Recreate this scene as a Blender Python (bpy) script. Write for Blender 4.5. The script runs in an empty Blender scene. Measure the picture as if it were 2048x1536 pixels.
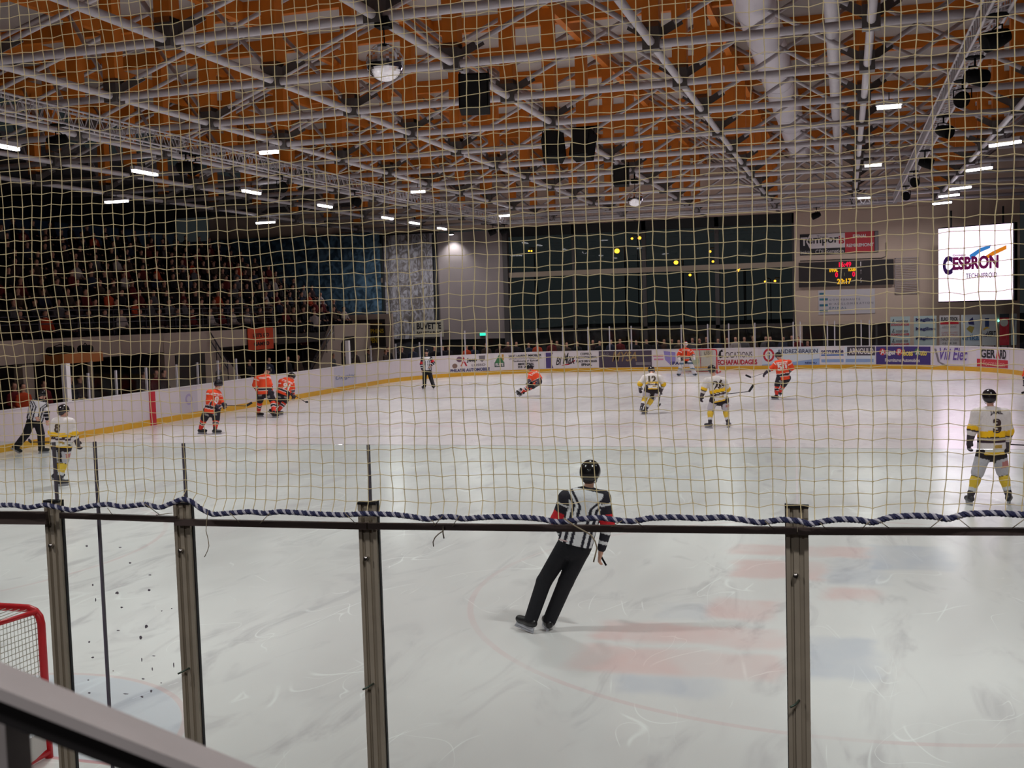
import bpy, math, random
import numpy as np
from mathutils import Vector, Matrix
from mathutils.bvhtree import BVHTree
random.seed(7); rng = np.random.RandomState(7)
S = bpy.context.scene
COL = S.collection
# ------------------------------------------------------------------ camera
F, CX, CY, EYE = 2200.0, 1024.0, 768.0, 3.5
_y = np.array([666., 168., F]); _y /= np.linalg.norm(_y)          # rink's long axis seen by the camera
_u = np.cross(np.array([1, .03, 0.]), _y); _u /= np.linalg.norm(_u)
if _u[1] < 0: _u = -_u
_x = np.cross(_y, _u)
if _x[0] < 0: _x = -_x
AX = np.array([_x, _y, _u])                                       # rows: world axes in (right, up, forward)
cam = bpy.data.cameras.new('camera'); co = bpy.data.objects.new('camera', cam); COL.objects.link(co)
cam.sensor_width = 36; cam.lens = F / 2048 * 36; cam.clip_start = .05; cam.clip_end = 600
r_, u_, f_ = AX @ np.array([1, 0, 0.]), AX @ np.array([0, 1, 0.]), AX @ np.array([0, 0, 1.])
M = Matrix(((r_[0], u_[0], -f_[0], 0), (r_[1], u_[1], -f_[1], 0), (r_[2], u_[2], -f_[2], EYE), (0, 0, 0, 1)))
co.matrix_world = M
S.camera = co
cam.dof.use_dof = True; cam.dof.focus_distance = 9.0; cam.dof.aperture_fstop = 11
S.view_settings.view_transform = 'Standard'; S.view_settings.look = 'None'; S.view_settings.gamma = 1
S.view_settings.use_curve_mapping = False
S.view_settings.exposure = -.64
w = bpy.data.worlds.new('night'); S.world = w; w.use_nodes = True
w.node_tree.nodes['Background'].inputs[0].default_value = (.17, .205, .215, 1)
w.node_tree.nodes['Background'].inputs[1].default_value = .12

def ray(px, py): return AX @ np.array([(px - CX) / F, -(py - CY) / F, 1.])
O = np.array([0, 0, EYE])
def onz(px, py, z=0.): d = ray(px, py); return O + d * ((z - EYE) / d[2])
def ony(px, py, y): d = ray(px, py); return O + d * (y / d[1])
def onx(px, py, x): d = ray(px, py); return O + d * (x / d[0])
def atd(px, py, dep): return O + ray(px, py) * dep
def proj(P):
    c = (np.asarray(P, float) - O) @ AX
    return CX + F * c[0] / c[2], CY - F * c[1] / c[2], c[2]

# ------------------------------------------------------------------ lights (the hall's ceiling lamps, then added fill lights)
RZ = 8.2
def area_light(x, y, z, e, sx=.9, sy=.25, spread=125, col=(1, .955, .965)):
    l = bpy.data.lights.new('hall_light', 'AREA'); l.shape = 'RECTANGLE'; l.size = sx; l.size_y = sy
    l.energy = e; l.color = col; l.spread = math.radians(spread)
    o = bpy.data.objects.new('hall_light', l); o.location = (x, y, z); COL.objects.link(o); return o
LAMP_W = 250
for yy in (10.5, 22.5, 34.7, 46.9):
    for xx in (-15.7, -7.4, 1.0): area_light(xx, yy, 7.6, LAMP_W)
for yy in (16.7, 28.9, 41.1, 53.9):
    for xx in (-18.3, -11.5, -3.4, 4.8): area_light(xx, yy, 7.7, LAMP_W * .8)
for xx in (-5.5, 1.5): area_light(xx, .2, 7.6, 260, spread=170)  # added unseen lights above the camera side, brightening the net
area_light(-2.5, -5, 7.0, 330, spread=170)  # another added light behind the camera, for net and posts
for xx in (-14, -6, 1, 5): area_light(xx, 59.5, 8.0, 150, spread=170)  # added fill lights, no fixture, brightening the far wall and boards
for xx, e_ in ((-25.6, 260), (-20.5, 160)): area_light(xx, 60.0, 8.2, e_, spread=170)  # added fill lights for the hanging cloth and the grey panel

_ONE = 'first second third fourth fifth sixth seventh eighth ninth tenth eleventh twelfth thirteenth fourteenth fifteenth sixteenth seventeenth eighteenth nineteenth'.split()
def nth(i):
    if i < 19: return _ONE[i]
    t, u = divmod(i + 1, 10); T_ = {2: 'twenty', 3: 'thirty', 4: 'forty', 5: 'fifty', 6: 'sixty', 7: 'seventy', 8: 'eighty'}[t]
    return T_ + '-' + _ONE[u - 1] if u else T_[:-1] + 'ieth'
# ------------------------------------------------------------------ mesh helpers
def tag(o, label=None, cat=None, group=None, kind=None):
    if label: o['label'] = label
    if cat: o['category'] = cat
    if group: o['group'] = group
    if kind: o['kind'] = kind
    return o
def empty(name, loc=(0, 0, 0), rz=0):
    o = bpy.data.objects.new(name, None); o.location = loc; o.rotation_euler = (0, 0, rz)
    o.empty_display_size = .1; COL.objects.link(o); return o
def nv(v): v = np.asarray(v, float); return v / (np.linalg.norm(v) + 1e-12)
class MB:
    def __init__(s): s.v = []; s.f = []; s.m = []; s.sm = []
    def add(s, vs, fs, m=0, sm=False):
        b = len(s.v); s.v += [tuple(map(float, p)) for p in vs]
        for f in fs: s.f.append([b + i for i in f]); s.m.append(m); s.sm.append(sm)
        return s
    def hexa(s, P, m=0):
        return s.add(P, [(0, 3, 2, 1), (4, 5, 6, 7), (0, 1, 5, 4), (1, 2, 6, 5), (2, 3, 7, 6), (3, 0, 4, 7)], m)
    def box(s, a, b, m=0):
        x0, y0, z0 = a; x1, y1, z1 = b
        return s.hexa([(x0, y0, z0), (x1, y0, z0), (x1, y1, z0), (x0, y1, z0), (x0, y0, z1), (x1, y0, z1), (x1, y1, z1), (x0, y1, z1)], m)
    def obox(s, c, ax, ay, az, m=0):
        c, ax, ay, az = map(lambda q: np.asarray(q, float), (c, ax, ay, az))
        return s.hexa([c - ax - ay - az, c + ax - ay - az, c + ax + ay - az, c - ax + ay - az, c - ax - ay + az, c + ax - ay + az, c + ax + ay + az, c - ax + ay + az], m)
    def bar(s, p, q, wd, ht, m=0, up=(0, 0, 1)):
        p, q = np.asarray(p, float), np.asarray(q, float); d = nv(q - p); sd = np.cross(d, up)
        if np.linalg.norm(sd) < 1e-4: sd = np.cross(d, (0, 1, 0))
        sd = nv(sd); u = np.cross(sd, d)
        return s.obox((p + q) / 2, (q - p) / 2, sd * wd / 2, u * ht / 2, m)
    def tube(s, pts, r, n=8, m=0, closed=False, caps=True):
        pts = [np.asarray(p, float) for p in pts]; N = len(pts)
        rs = r if hasattr(r, '__len__') else [r] * N
        vs = []; prev = None
        for i, p in enumerate(pts):
            if closed: t = nv(pts[(i + 1) % N] - pts[i - 1])
            else: t = nv(pts[min(i + 1, N - 1)] - pts[max(i - 1, 0)])
            if prev is None:
                a = np.cross(t, (0, 0, 1)); 
                if np.linalg.norm(a) < 1e-3: a = np.cross(t, (0, 1, 0))
            else: a = prev - t * np.dot(prev, t)
            a = nv(a); prev = a; b = np.cross(t, a)
            for k in range(n):
                q = 2 * math.pi * (k + .5) / n; vs.append(p + rs[i] * (a * math.cos(q) + b * math.sin(q)))
        fs = []
        for i in range(N if closed else N - 1):
            j = (i + 1) % N
            for k in range(n): fs.append((i * n + k, i * n + (k + 1) % n, j * n + (k + 1) % n, j * n + k))
        if caps and not closed: fs.append(tuple(range(n))[::-1]); fs.append(tuple((N - 1) * n + k for k in range(n)))
        return s.add(vs, fs, m, n > 5)
    def ball(s, c, r, m=0, nu=12, nw=8):
        c = np.asarray(c, float); r = np.asarray(r, float) * np.ones(3); vs = [c + (0, 0, r[2])]; fs = []
        for i in range(1, nw):
            a = math.pi * i / nw
            for k in range(nu): b = 2 * math.pi * k / nu; vs.append(c + r * (math.sin(a) * math.cos(b), math.sin(a) * math.sin(b), math.cos(a)))
        vs.append(c - (0, 0, r[2])); L = len(vs) - 1
        for k in range(nu):
            fs.append((0, 1 + k, 1 + (k + 1) % nu)); fs.append((L, L - nu + (k + 1) % nu, L - nu + k))
            for i in range(nw - 2): a = 1 + i * nu; fs.append((a + k, a + nu + k, a + nu + (k + 1) % nu, a + (k + 1) % nu))
        return s.add(vs, fs, m, True)
    def build(s, name, mats, parent=None, loc=None):
        me = bpy.data.meshes.new(name); me.from_pydata(s.v, [], s.f)
        for m_ in (mats if isinstance(mats, (list, tuple)) else [mats]): me.materials.append(m_)
        me.polygons.foreach_set('material_index', s.m); me.polygons.foreach_set('use_smooth', s.sm); me.update()
        o = bpy.data.objects.new(name, me); COL.objects.link(o)
        if parent is not None:
            o.parent = parent; o.matrix_parent_inverse = local_inv(parent)
        return o
def world_of(p):
    m = Matrix.LocRotScale(p.location, p.rotation_euler, p.scale)
    return m if p.parent is None else world_of(p.parent) @ p.matrix_parent_inverse @ m
def local_inv(p): return world_of(p).inverted()
def copy_tree(o, parent=None):
    c = o.copy(); COL.objects.link(c)
    if parent is not None: c.parent = parent; c.matrix_parent_inverse = o.matrix_parent_inverse.copy()
    for ch in KIDS.get(o.name, []): copy_tree(ch, c)
    return c
KIDS = {}
def kids(o):
    KIDS[o.name] = [q for q in bpy.data.objects if q.parent == o]
    for q in KIDS[o.name]: kids(q)

# ------------------------------------------------------------------ materials
MATS = {}
def lin(c): return tuple(((x / 255) / 12.92 if x / 255 <= .04045 else ((x / 255 + .055) / 1.055) ** 2.4) for x in c)
def mat(name, rgb, rough=.6, metal=0., var=0., scale=6., spec=.5, emit=0., bump=0.):
    if name in MATS: return MATS[name]
    m = bpy.data.materials.new(name); m.use_nodes = True; nt = m.node_tree; b = nt.nodes['Principled BSDF']
    c = (*lin(rgb), 1)
    b.inputs['Base Color'].default_value = c; b.inputs['Roughness'].default_value = rough
    b.inputs['Metallic'].default_value = metal; b.inputs['Specular IOR Level'].default_value = spec
    if emit: b.inputs['Emission Color'].default_value = c; b.inputs['Emission Strength'].default_value = emit
    if var or bump:
        tc = nt.nodes.new('ShaderNodeTexCoord'); n = nt.nodes.new('ShaderNodeTexNoise'); n.inputs['Scale'].default_value = scale; n.inputs['Detail'].default_value = 4
        nt.links.new(tc.outputs['Object'], n.inputs['Vector'])
        if var:
            mx = nt.nodes.new('ShaderNodeMix'); mx.data_type = 'RGBA'
            mx.inputs[6].default_value = (*[x * (1 - var) for x in c[:3]], 1); mx.inputs[7].default_value = (*[min(1, x * (1 + var)) for x in c[:3]], 1)
            nt.links.new(n.outputs[0], mx.inputs[0]); nt.links.new(mx.outputs[2], b.inputs['Base Color'])
        if bump:
            bp = nt.nodes.new('ShaderNodeBump'); bp.inputs['Strength'].default_value = bump; bp.inputs['Distance'].default_value = .01
            nt.links.new(n.outputs[0], bp.inputs['Height']); nt.links.new(bp.outputs[0], b.inputs['Normal'])
    MATS[name] = m; return m
def emis(name, rgb, st):
    if name in MATS: return MATS[name]
    m = bpy.data.materials.new(name); m.use_nodes = True; nt = m.node_tree; nt.nodes.clear()
    e = nt.nodes.new('ShaderNodeEmission'); e.inputs[0].default_value = (*lin(rgb), 1); e.inputs[1].default_value = st
    o = nt.nodes.new('ShaderNodeOutputMaterial'); nt.links.new(e.outputs[0], o.inputs[0]); MATS[name] = m; return m
def glass(name, tint, rough=.02, refl=1.0, milky=0., mc=(200, 205, 205)):
    if name in MATS: return MATS[name]
    m = bpy.data.materials.new(name); m.use_nodes = True; nt = m.node_tree; nt.nodes.clear()
    t = nt.nodes.new('ShaderNodeBsdfTransparent'); t.inputs[0].default_value = (*tint, 1)
    g = nt.nodes.new('ShaderNodeBsdfGlossy'); g.inputs['Roughness'].default_value = rough
    fr = nt.nodes.new('ShaderNodeFresnel'); fr.inputs[0].default_value = 1.45
    mu = nt.nodes.new('ShaderNodeMath'); mu.operation = 'MULTIPLY'; mu.inputs[1].default_value = refl
    mx = nt.nodes.new('ShaderNodeMixShader'); o = nt.nodes.new('ShaderNodeOutputMaterial')
    ge = nt.nodes.new('ShaderNodeNewGeometry'); fb = nt.nodes.new('ShaderNodeMath'); fb.operation = 'SUBTRACT'; fb.inputs[0].default_value = 1
    m3 = nt.nodes.new('ShaderNodeMath'); m3.operation = 'MULTIPLY'; nt.links.new(ge.outputs['Backfacing'], fb.inputs[1]); nt.links.new(fb.outputs[0], m3.inputs[0])
    nt.links.new(fr.outputs[0], mu.inputs[0]); nt.links.new(mu.outputs[0], m3.inputs[1]); nt.links.new(m3.outputs[0], mx.inputs[0]); nt.links.new(t.outputs[0], mx.inputs[1]); nt.links.new(g.outputs[0], mx.inputs[2])
    if milky:
        d = nt.nodes.new('ShaderNodeBsdfDiffuse'); d.inputs[0].default_value = (*lin(mc), 1); m2 = nt.nodes.new('ShaderNodeMixShader')
        m2.inputs[0].default_value = milky; nt.links.new(mx.outputs[0], m2.inputs[1]); nt.links.new(d.outputs[0], m2.inputs[2]); nt.links.new(m2.outputs[0], o.inputs[0])
    else: nt.links.new(mx.outputs[0], o.inputs[0])
    MATS[name] = m; return m
def colmat(name, rough=.75, spec=.3, bump=.15, scale=22, sheen=0):
    if name in MATS: return MATS[name]
    m = bpy.data.materials.new(name); m.use_nodes = True; nt = m.node_tree; b = nt.nodes['Principled BSDF']
    a = nt.nodes.new('ShaderNodeVertexColor'); a.layer_name = 'Col'; nt.links.new(a.outputs[0], b.inputs['Base Color'])
    b.inputs['Roughness'].default_value = rough; b.inputs['Specular IOR Level'].default_value = spec
    if bump:
        tc = nt.nodes.new('ShaderNodeTexCoord'); n = nt.nodes.new('ShaderNodeTexNoise'); n.inputs['Scale'].default_value = scale; n.inputs['Detail'].default_value = 2
        bp = nt.nodes.new('ShaderNodeBump'); bp.inputs['Strength'].default_value = bump * 3; bp.inputs['Distance'].default_value = .02
        nt.links.new(tc.outputs['Object'], n.inputs['Vector']); nt.links.new(n.outputs[0], bp.inputs['Height']); nt.links.new(bp.outputs[0], b.inputs['Normal'])
    MATS[name] = m; return m

STEEL = mat('painted_steel', (176, 172, 176), .45, 0, .08, 3)
TIMBER = mat('glulam_timber', (192, 106, 14), .6, 0, .22, 2.5)
PANEL = mat('roof_panel', (158, 150, 144), .8, 0, .08, 1.2)
BLACK = mat('matt_black', (14, 14, 15), .85, spec=.15)
CONC = mat('beige_concrete', (176, 160, 148), .85, 0, .1, 1.5)
ALU = mat('brushed_aluminium', (168, 158, 140), .5, .3, .18, 9)
RUB = mat('black_rubber', (14, 14, 18), .5)
WHITE = mat('white_plastic', (226, 222, 224), .35)
YELL = mat('yellow_kick_plate', (222, 168, 40), .4, 0, .08, 3)
PANE = glass('clear_pane', (.945, .99, .965), refl=.8)
PANE2 = glass('rink_pane', (.98, .99, .985), refl=.35)
NIGHT = glass('night_window', (.86, .88, .87), refl=1.0)
LAMP = emis('lamp_tube', (255, 250, 255), 14)

# ------------------------------------------------------------------ ice
def ice_material():
    m = bpy.data.materials.new('ice'); m.use_nodes = True; nt = m.node_tree; N = nt.nodes; L = nt.links; b = N['Principled BSDF']
    tc = N.new('ShaderNodeTexCoord'); sep = N.new('ShaderNodeSeparateXYZ'); L.new(tc.outputs['Object'], sep.inputs[0])
    def mth(op, a, c=None, cl=False):
        n = N.new('ShaderNodeMath'); n.operation = op; n.use_clamp = cl
        for i, q in enumerate((a, c)):
            if q is None: continue
            if isinstance(q, (int, float)): n.inputs[i].default_value = q
            else: L.new(q, n.inputs[i])
        return n.outputs[0]
    def noise(sc, det=4, scale=(1, 1, 1), dist=0., ro=.5, rot=0):
        mp = N.new('ShaderNodeMapping'); mp.inputs['Scale'].default_value = scale; mp.inputs['Rotation'].default_value = (0, 0, rot); L.new(tc.outputs['Object'], mp.inputs[0])
        n = N.new('ShaderNodeTexNoise'); n.inputs['Scale'].default_value = sc; n.inputs['Detail'].default_value = det; n.inputs['Distortion'].default_value = dist; n.inputs['Roughness'].default_value = ro
        L.new(mp.outputs[0], n.inputs['Vector']); return n.outputs[0]
    def mix(a, c, fac):
        n = N.new('ShaderNodeMix'); n.data_type = 'RGBA'
        for i, q in ((6, a), (7, c)):
            if isinstance(q, tuple): n.inputs[i].default_value = (*lin(q), 1)
            else: L.new(q, n.inputs[i])
        if isinstance(fac, float): n.inputs[0].default_value = fac
        else: L.new(fac, n.inputs[0])
        return n.outputs[2]
    def rng_(v, a, c):
        n = N.new('ShaderNodeMapRange'); n.interpolation_type = 'SMOOTHSTEP'; n.inputs[1].default_value = a; n.inputs[2].default_value = c; L.new(v, n.inputs[0]); return n.outputs[0]
    big = noise(.22, 4, (1, .55, 1), .6); fine = noise(1.4, 5, (1, .35, 1), 1.2, .6)
    col = mix((212, 209, 209), (232, 231, 230), rng_(big, .35, .65))
    col = mix(col, (188, 184, 187), mth('MULTIPLY', rng_(fine, .5, .72), .7))
    # skate cuts: thin bright lines = level sets of a stretched noise
    for sc, rot, st in ((.5, .5, (1, .5, 1)), (.8, -.7, (1, .4, 1)), (1.3, 1.9, (1, .5, 1))):
        n = noise(sc, 1.0, st, .8, .4, rot); d = mth('ABSOLUTE', mth('SUBTRACT', n, .5))
        wd = .004 * (1.4 if sc < 1 else 1)
        ln = mth('SUBTRACT', 1., rng_(d, 0, wd)); ln = mth('MULTIPLY', ln, rng_(noise(.9, 2), .5, .62))
        col = mix(col, (250, 252, 250), mth('MULTIPLY', ln, .5))
    X, Y = sep.outputs[0], sep.outputs[1]
    wob = mth('MULTIPLY', mth('SUBTRACT', noise(2.2, 3), .5), .35)
    Xw, Yw = mth('ADD', X, wob), mth('ADD', Y, wob)
    def boxm(x0, y0, x1, y1, e=.12):
        a = rng_(Xw, x0 - e, x0 + e); c = mth('SUBTRACT', 1., rng_(Xw, x1 - e, x1 + e)); d = rng_(Yw, y0 - e, y0 + e); f = mth('SUBTRACT', 1., rng_(Yw, y1 - e, y1 + e))
        return mth('MULTIPLY', mth('MULTIPLY', a, c), mth('MULTIPLY', d, f))
    fade = mth('ADD', mth('MULTIPLY', rng_(noise(1.1, 4, (1, .6, 1), .5), .3, .7), .6), .4)
    RED, BLU = (222, 120, 116), (130, 150, 186)
    for (x0, y0, x1, y1, c, st) in (BOXES): col = mix(col, c, mth('MULTIPLY', mth('MULTIPLY', boxm(x0, y0, x1, y1), fade), st))
    def ringm(cx, cy, r, wd):
        dx = mth('SUBTRACT', X, cx); dy = mth('SUBTRACT', Y, cy); d = mth('SQRT', mth('ADD', mth('MULTIPLY', dx, dx), mth('MULTIPLY', dy, dy)))
        return mth('SUBTRACT', 1., rng_(mth('ABSOLUTE', mth('SUBTRACT', d, r)), wd * .6, wd)), d
    for cx, cy in ((.05, 13.5), (-14.9, 13.5), (.05, 49.6), (-14.9, 49.6)):
        k, _ = ringm(cx, cy, 4.55, .045); col = mix(col, (214, 96, 104), mth('MULTIPLY', mth('MULTIPLY', k, fade), .16))
    for gy, sg in ((7.2, 1), (55.9, -1)):
        k, d = ringm(-7.15, gy, 1.85, .035); ins = mth('SUBTRACT', 1., rng_(d, 1.8, 1.84)); half = rng_(mth('MULTIPLY', mth('SUBTRACT', Y, gy), sg), -.01, .01)
        col = mix(col, (168, 190, 226), mth('MULTIPLY', mth('MULTIPLY', ins, half), .24)); col = mix(col, (214, 96, 104), mth('MULTIPLY', mth('MULTIPLY', k, half), .18))
        gl = mth('SUBTRACT', 1., rng_(mth('ABSOLUTE', mth('SUBTRACT', Y, gy)), .02, .03)); col = mix(col, (210, 80, 90), mth('MULTIPLY', gl, .5))
    cl = mth('SUBTRACT', 1., rng_(mth('ABSOLUTE', mth('SUBTRACT', Y, 31.6)), .13, .16)); col = mix(col, (226, 150, 156), mth('MULTIPLY', mth('MULTIPLY', cl, fade), .3))
    for by in (22.3, 40.9):
        bl = mth('SUBTRACT', 1., rng_(mth('ABSOLUTE', mth('SUBTRACT', Y, by)), .13, .16)); col = mix(col, (186, 190, 214), mth('MULTIPLY', mth('MULTIPLY', bl, fade), .3))
    L.new(col, b.inputs['Base Color'])
    ro = N.new('ShaderNodeMapRange'); ro.inputs[3].default_value = .10; ro.inputs[4].default_value = .34; L.new(fine, ro.inputs[0]); L.new(ro.outputs[0], b.inputs['Roughness'])
    b.inputs['Specular IOR Level'].default_value = .42
    bp = N.new('ShaderNodeBump'); bp.inputs['Strength'].default_value = .12; bp.inputs['Distance'].default_value = .01; L.new(noise(5, 4, (1, .5, 1)), bp.inputs['Height']); L.new(bp.outputs[0], b.inputs['Normal'])
    return m
def _bx(px0, py0, px1, py1, c, st):
    q = [onz(a, b_)[:2] for a, b_ in ((px0, py0), (px1, py0), (px0, py1), (px1, py1))]
    return ((q[0][0] + q[2][0]) / 2, (q[2][1] + q[3][1]) / 2, (q[1][0] + q[3][0]) / 2, (q[0][1] + q[1][1]) / 2, c, st)
_R, _B = (224, 128, 122), (134, 152, 190)
BOXES = [_bx(1185, 1250, 1570, 1288, _R, .34), _bx(1140, 1298, 1560, 1350, _R, .34), _bx(1230, 1352, 1440, 1392, _B, .30), _bx(1600, 1275, 1755, 1358, _B, .30), _bx(1470, 1092, 1740, 1112, _R, .3),
         _bx(1470, 1122, 1655, 1158, _R, .3), _bx(1740, 1092, 1900, 1140, _B, .34), _bx(1660, 1118, 1770, 1170, _B, .22), _bx(1650, 1178, 1760, 1200, _R, .34), _bx(1420, 1198, 1550, 1240, _R, .3), _bx(1320, 1205, 1420, 1240, _B, .14)]
RX0, RX1, RY0, RY1, RR = -22.3, 7.5, 4.08, 58.8, 8.6
ICE = ice_material()
def rink_path(step=.5):
    P = []
    def arc(cx, cy, a0, a1):
        n = 26
        for i in range(n): a = a0 + (a1 - a0) * i / n; P.append((cx + RR * math.cos(a), cy + RR * math.sin(a)))
    def line(x0, y0, x1, y1):
        n = max(1, int(math.hypot(x1 - x0, y1 - y0) / step))
        for i in range(n): P.append((x0 + (x1 - x0) * i / n, y0 + (y1 - y0) * i / n))
    pi = math.pi; line(RX0 + RR + 6, RY0, RX0 + RR, RY0); arc(RX0 + RR, RY0 + RR, -pi / 2, -pi); line(RX0, RY0 + RR, RX0, RY1 - RR)
    arc(RX0 + RR, RY1 - RR, pi, pi / 2); line(RX0 + RR, RY1, RX1 - RR, RY1); arc(RX1 - RR, RY1 - RR, pi / 2, 0); line(RX1, RY1 - RR, RX1, RY0 + RR)
    arc(RX1 - RR, RY0 + RR, 0, -pi / 2); line(RX1 - RR, RY0, RX0 + RR + 6, RY0)
    return np.array(P)
PATH = rink_path(); PN = len(PATH)
_sg = np.linalg.norm(np.roll(PATH, -1, 0) - PATH, axis=1); SC = np.concatenate([[0], np.cumsum(_sg)]); PLEN = SC[-1]
def at_s(s):
    s %= PLEN; i = int(np.searchsorted(SC, s, 'right')) - 1; i = min(i, PN - 1); t = (s - SC[i]) / _sg[i]
    a, b = PATH[i], PATH[(i + 1) % PN]; p = a + (b - a) * t; d = nv(b - a); return p, np.array([d[1], -d[0]])    # inward normal (path runs clockwise)
def s_at(px, z=.7, lo=14.5 + 20, hi=150):
    best = None
    for s in np.arange(lo, hi, .05):
        p, n = at_s(s)
        if p[1] < 12: continue
        q = proj((p[0], p[1], z))[0]
        if best is None or abs(q - px) < best[0]: best = (abs(q - px), s)
    return best[1]
floor = MB(); vs = [(x, y, 0) for x, y in PATH]; floor.add(vs, [tuple(range(PN))[::-1]])
tag(floor.build('floor', ICE), 'white skated ice of the hockey rink', 'ice rink', kind='structure')
gf = MB(); gf.box((-48, -12, -.35), (30, 72, -.02)); tag(gf.build('floor', mat('grey_concrete_floor', (92, 88, 86), .8, 0, .1)), 'grey concrete floor around the rink', 'floor', kind='structure')

nb = MB()
for k in range(6): nb.box((-30, -9.6, -.02), (9.2, 2.9 - 2.0 * k, 1.75 + .25 * k - (.0 if k == 0 else 0)), 0)
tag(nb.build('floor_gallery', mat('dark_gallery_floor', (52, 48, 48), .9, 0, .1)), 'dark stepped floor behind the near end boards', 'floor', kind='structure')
nb = MB(); nb.box((-43, -9.9, -.3), (9.5, -9.6, 12.6)); tag(nb.build('wall_near', mat('near_end_wall', (70, 64, 62), .9)), kind='structure')
# ------------------------------------------------------------------ dasher boards
def ribbon(z0, z1, o0, o1, s0=0., s1=None, step=.4):
    """closed or open band following the boards; o0 inner offset, o1 outer offset (towards outside)."""
    m = MB(); full = s1 is None; s1 = PLEN if full else s1; n = max(2, int((s1 - s0) / step)); vs = []
    for i in range(n + (0 if full else 1)):
        p, nn = at_s(s0 + (s1 - s0) * i / n)
        for o, z in ((o0, z0), (o1, z0), (o1, z1), (o0, z1)): vs.append((p[0] - nn[0] * o, p[1] - nn[1] * o, z))
    k = n if full else n + 1; fs = []
    for i in range(n):
        a, b = i * 4, ((i + 1) % k) * 4
        for j in range(4): fs.append((a + j, a + (j + 1) % 4, b + (j + 1) % 4, b + j))
    if not full: fs += [(3, 2, 1, 0), (n * 4, n * 4 + 1, n * 4 + 2, n * 4 + 3)]
    m.add(vs, fs); return m
BT = 1.13
boards = empty('dasher_boards', (RX0, 30, 0)); tag(boards, 'white dasher boards with a yellow kick plate around the ice', 'rink boards')
ribbon(.2, BT, 0, .07).build('board_panel', mat('board_white', (216, 206, 210), .35, 0, .04, 1.5), boards)
ribbon(0, .2, -.012, .07).build('kick_plate', YELL, boards)['label'] = 'yellow kick plate'
ribbon(BT, BT + .03, -.015, .09).build('cap_rail', WHITE, boards)
s_red = s_at(304, .6)
ribbon(0, BT, -.03, 0.0, s_red - .16, s_red + .16, .2).build('centre_mark', mat('red_board_mark', (196, 30, 50), .4), boards)['label'] = 'red centre line mark'

# rink glazing round the sides and far end
def stanchion(s, z1, r, m, label, group):
    p, n = at_s(s); q = p - n * .1
    b = MB(); b.box((q[0] - r, q[1] - r, BT + .03), (q[0] + r, q[1] + r, z1)); tag(b.build('stanchion', m), label, 'stanchion', group); 
STM = mat('stanchion_white', (190, 186, 192), .4)
far_px = [885, 931, 974.5, 1023, 1074, 1125, 1175, 1218, 1262, 1312, 1363, 1416, 1457, 1510, 1587, 1600, 1654, 1668, 1721, 1738]
far_s = [s_at(p, 1.8) for p in far_px]
left_px = [125, 182, 237, 297, 359, 400, 440, 477, 745, 795, 841]
left_s = [s_at(p, 1.6) for p in left_px]
for s in far_s: stanchion(s, 2.45, .03, STM, 'thin pale upright holding the glass above the far end boards', 'uprights above the far boards')
for s in left_s: stanchion(s, 1.95, .03, STM, 'thin pale upright holding the glass above the left boards', 'uprights above the left boards')
for px, lb in ((62, 'thick white gate post beside the linesman at the left boards'), (700, 'thick white gate post at the left boards near the dark doorway')):
    stanchion(s_at(px, 1.6), 2.3, .09, WHITE, lb, 'thick white gate posts')
def pane(s0, s1, z1, label, group, m=PANE2, name='glass_pane'):
    tag(ribbon(BT + .03, z1, .09, .1, s0 + .04, s1 - .04, .4).build(name, m), label, 'glass pane', group)
for a, b in zip(far_s[:-1], far_s[1:]):
    if b - a > .5: pane(a, b, 2.42, 'clear safety glass pane above the far end boards', 'glass panes above the far boards')
_ls = sorted(left_s + [s_at(62, 1.6), s_at(700, 1.6)])
for a, b in zip(_ls[:-1], _ls[1:]):
    if b - a < 4: pane(a, b, 1.92, 'clear low glass pane above the left side boards', 'glass panes above the left boards')
_rs = np.linspace(s_at(1745, 1.8), s_at(2045, 1.8), 9)
for a, b in zip(_rs[:-1], _rs[1:]): pane(a, b, 2.42, 'clear safety glass pane above the right corner boards', 'glass panes above the right corner')

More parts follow.
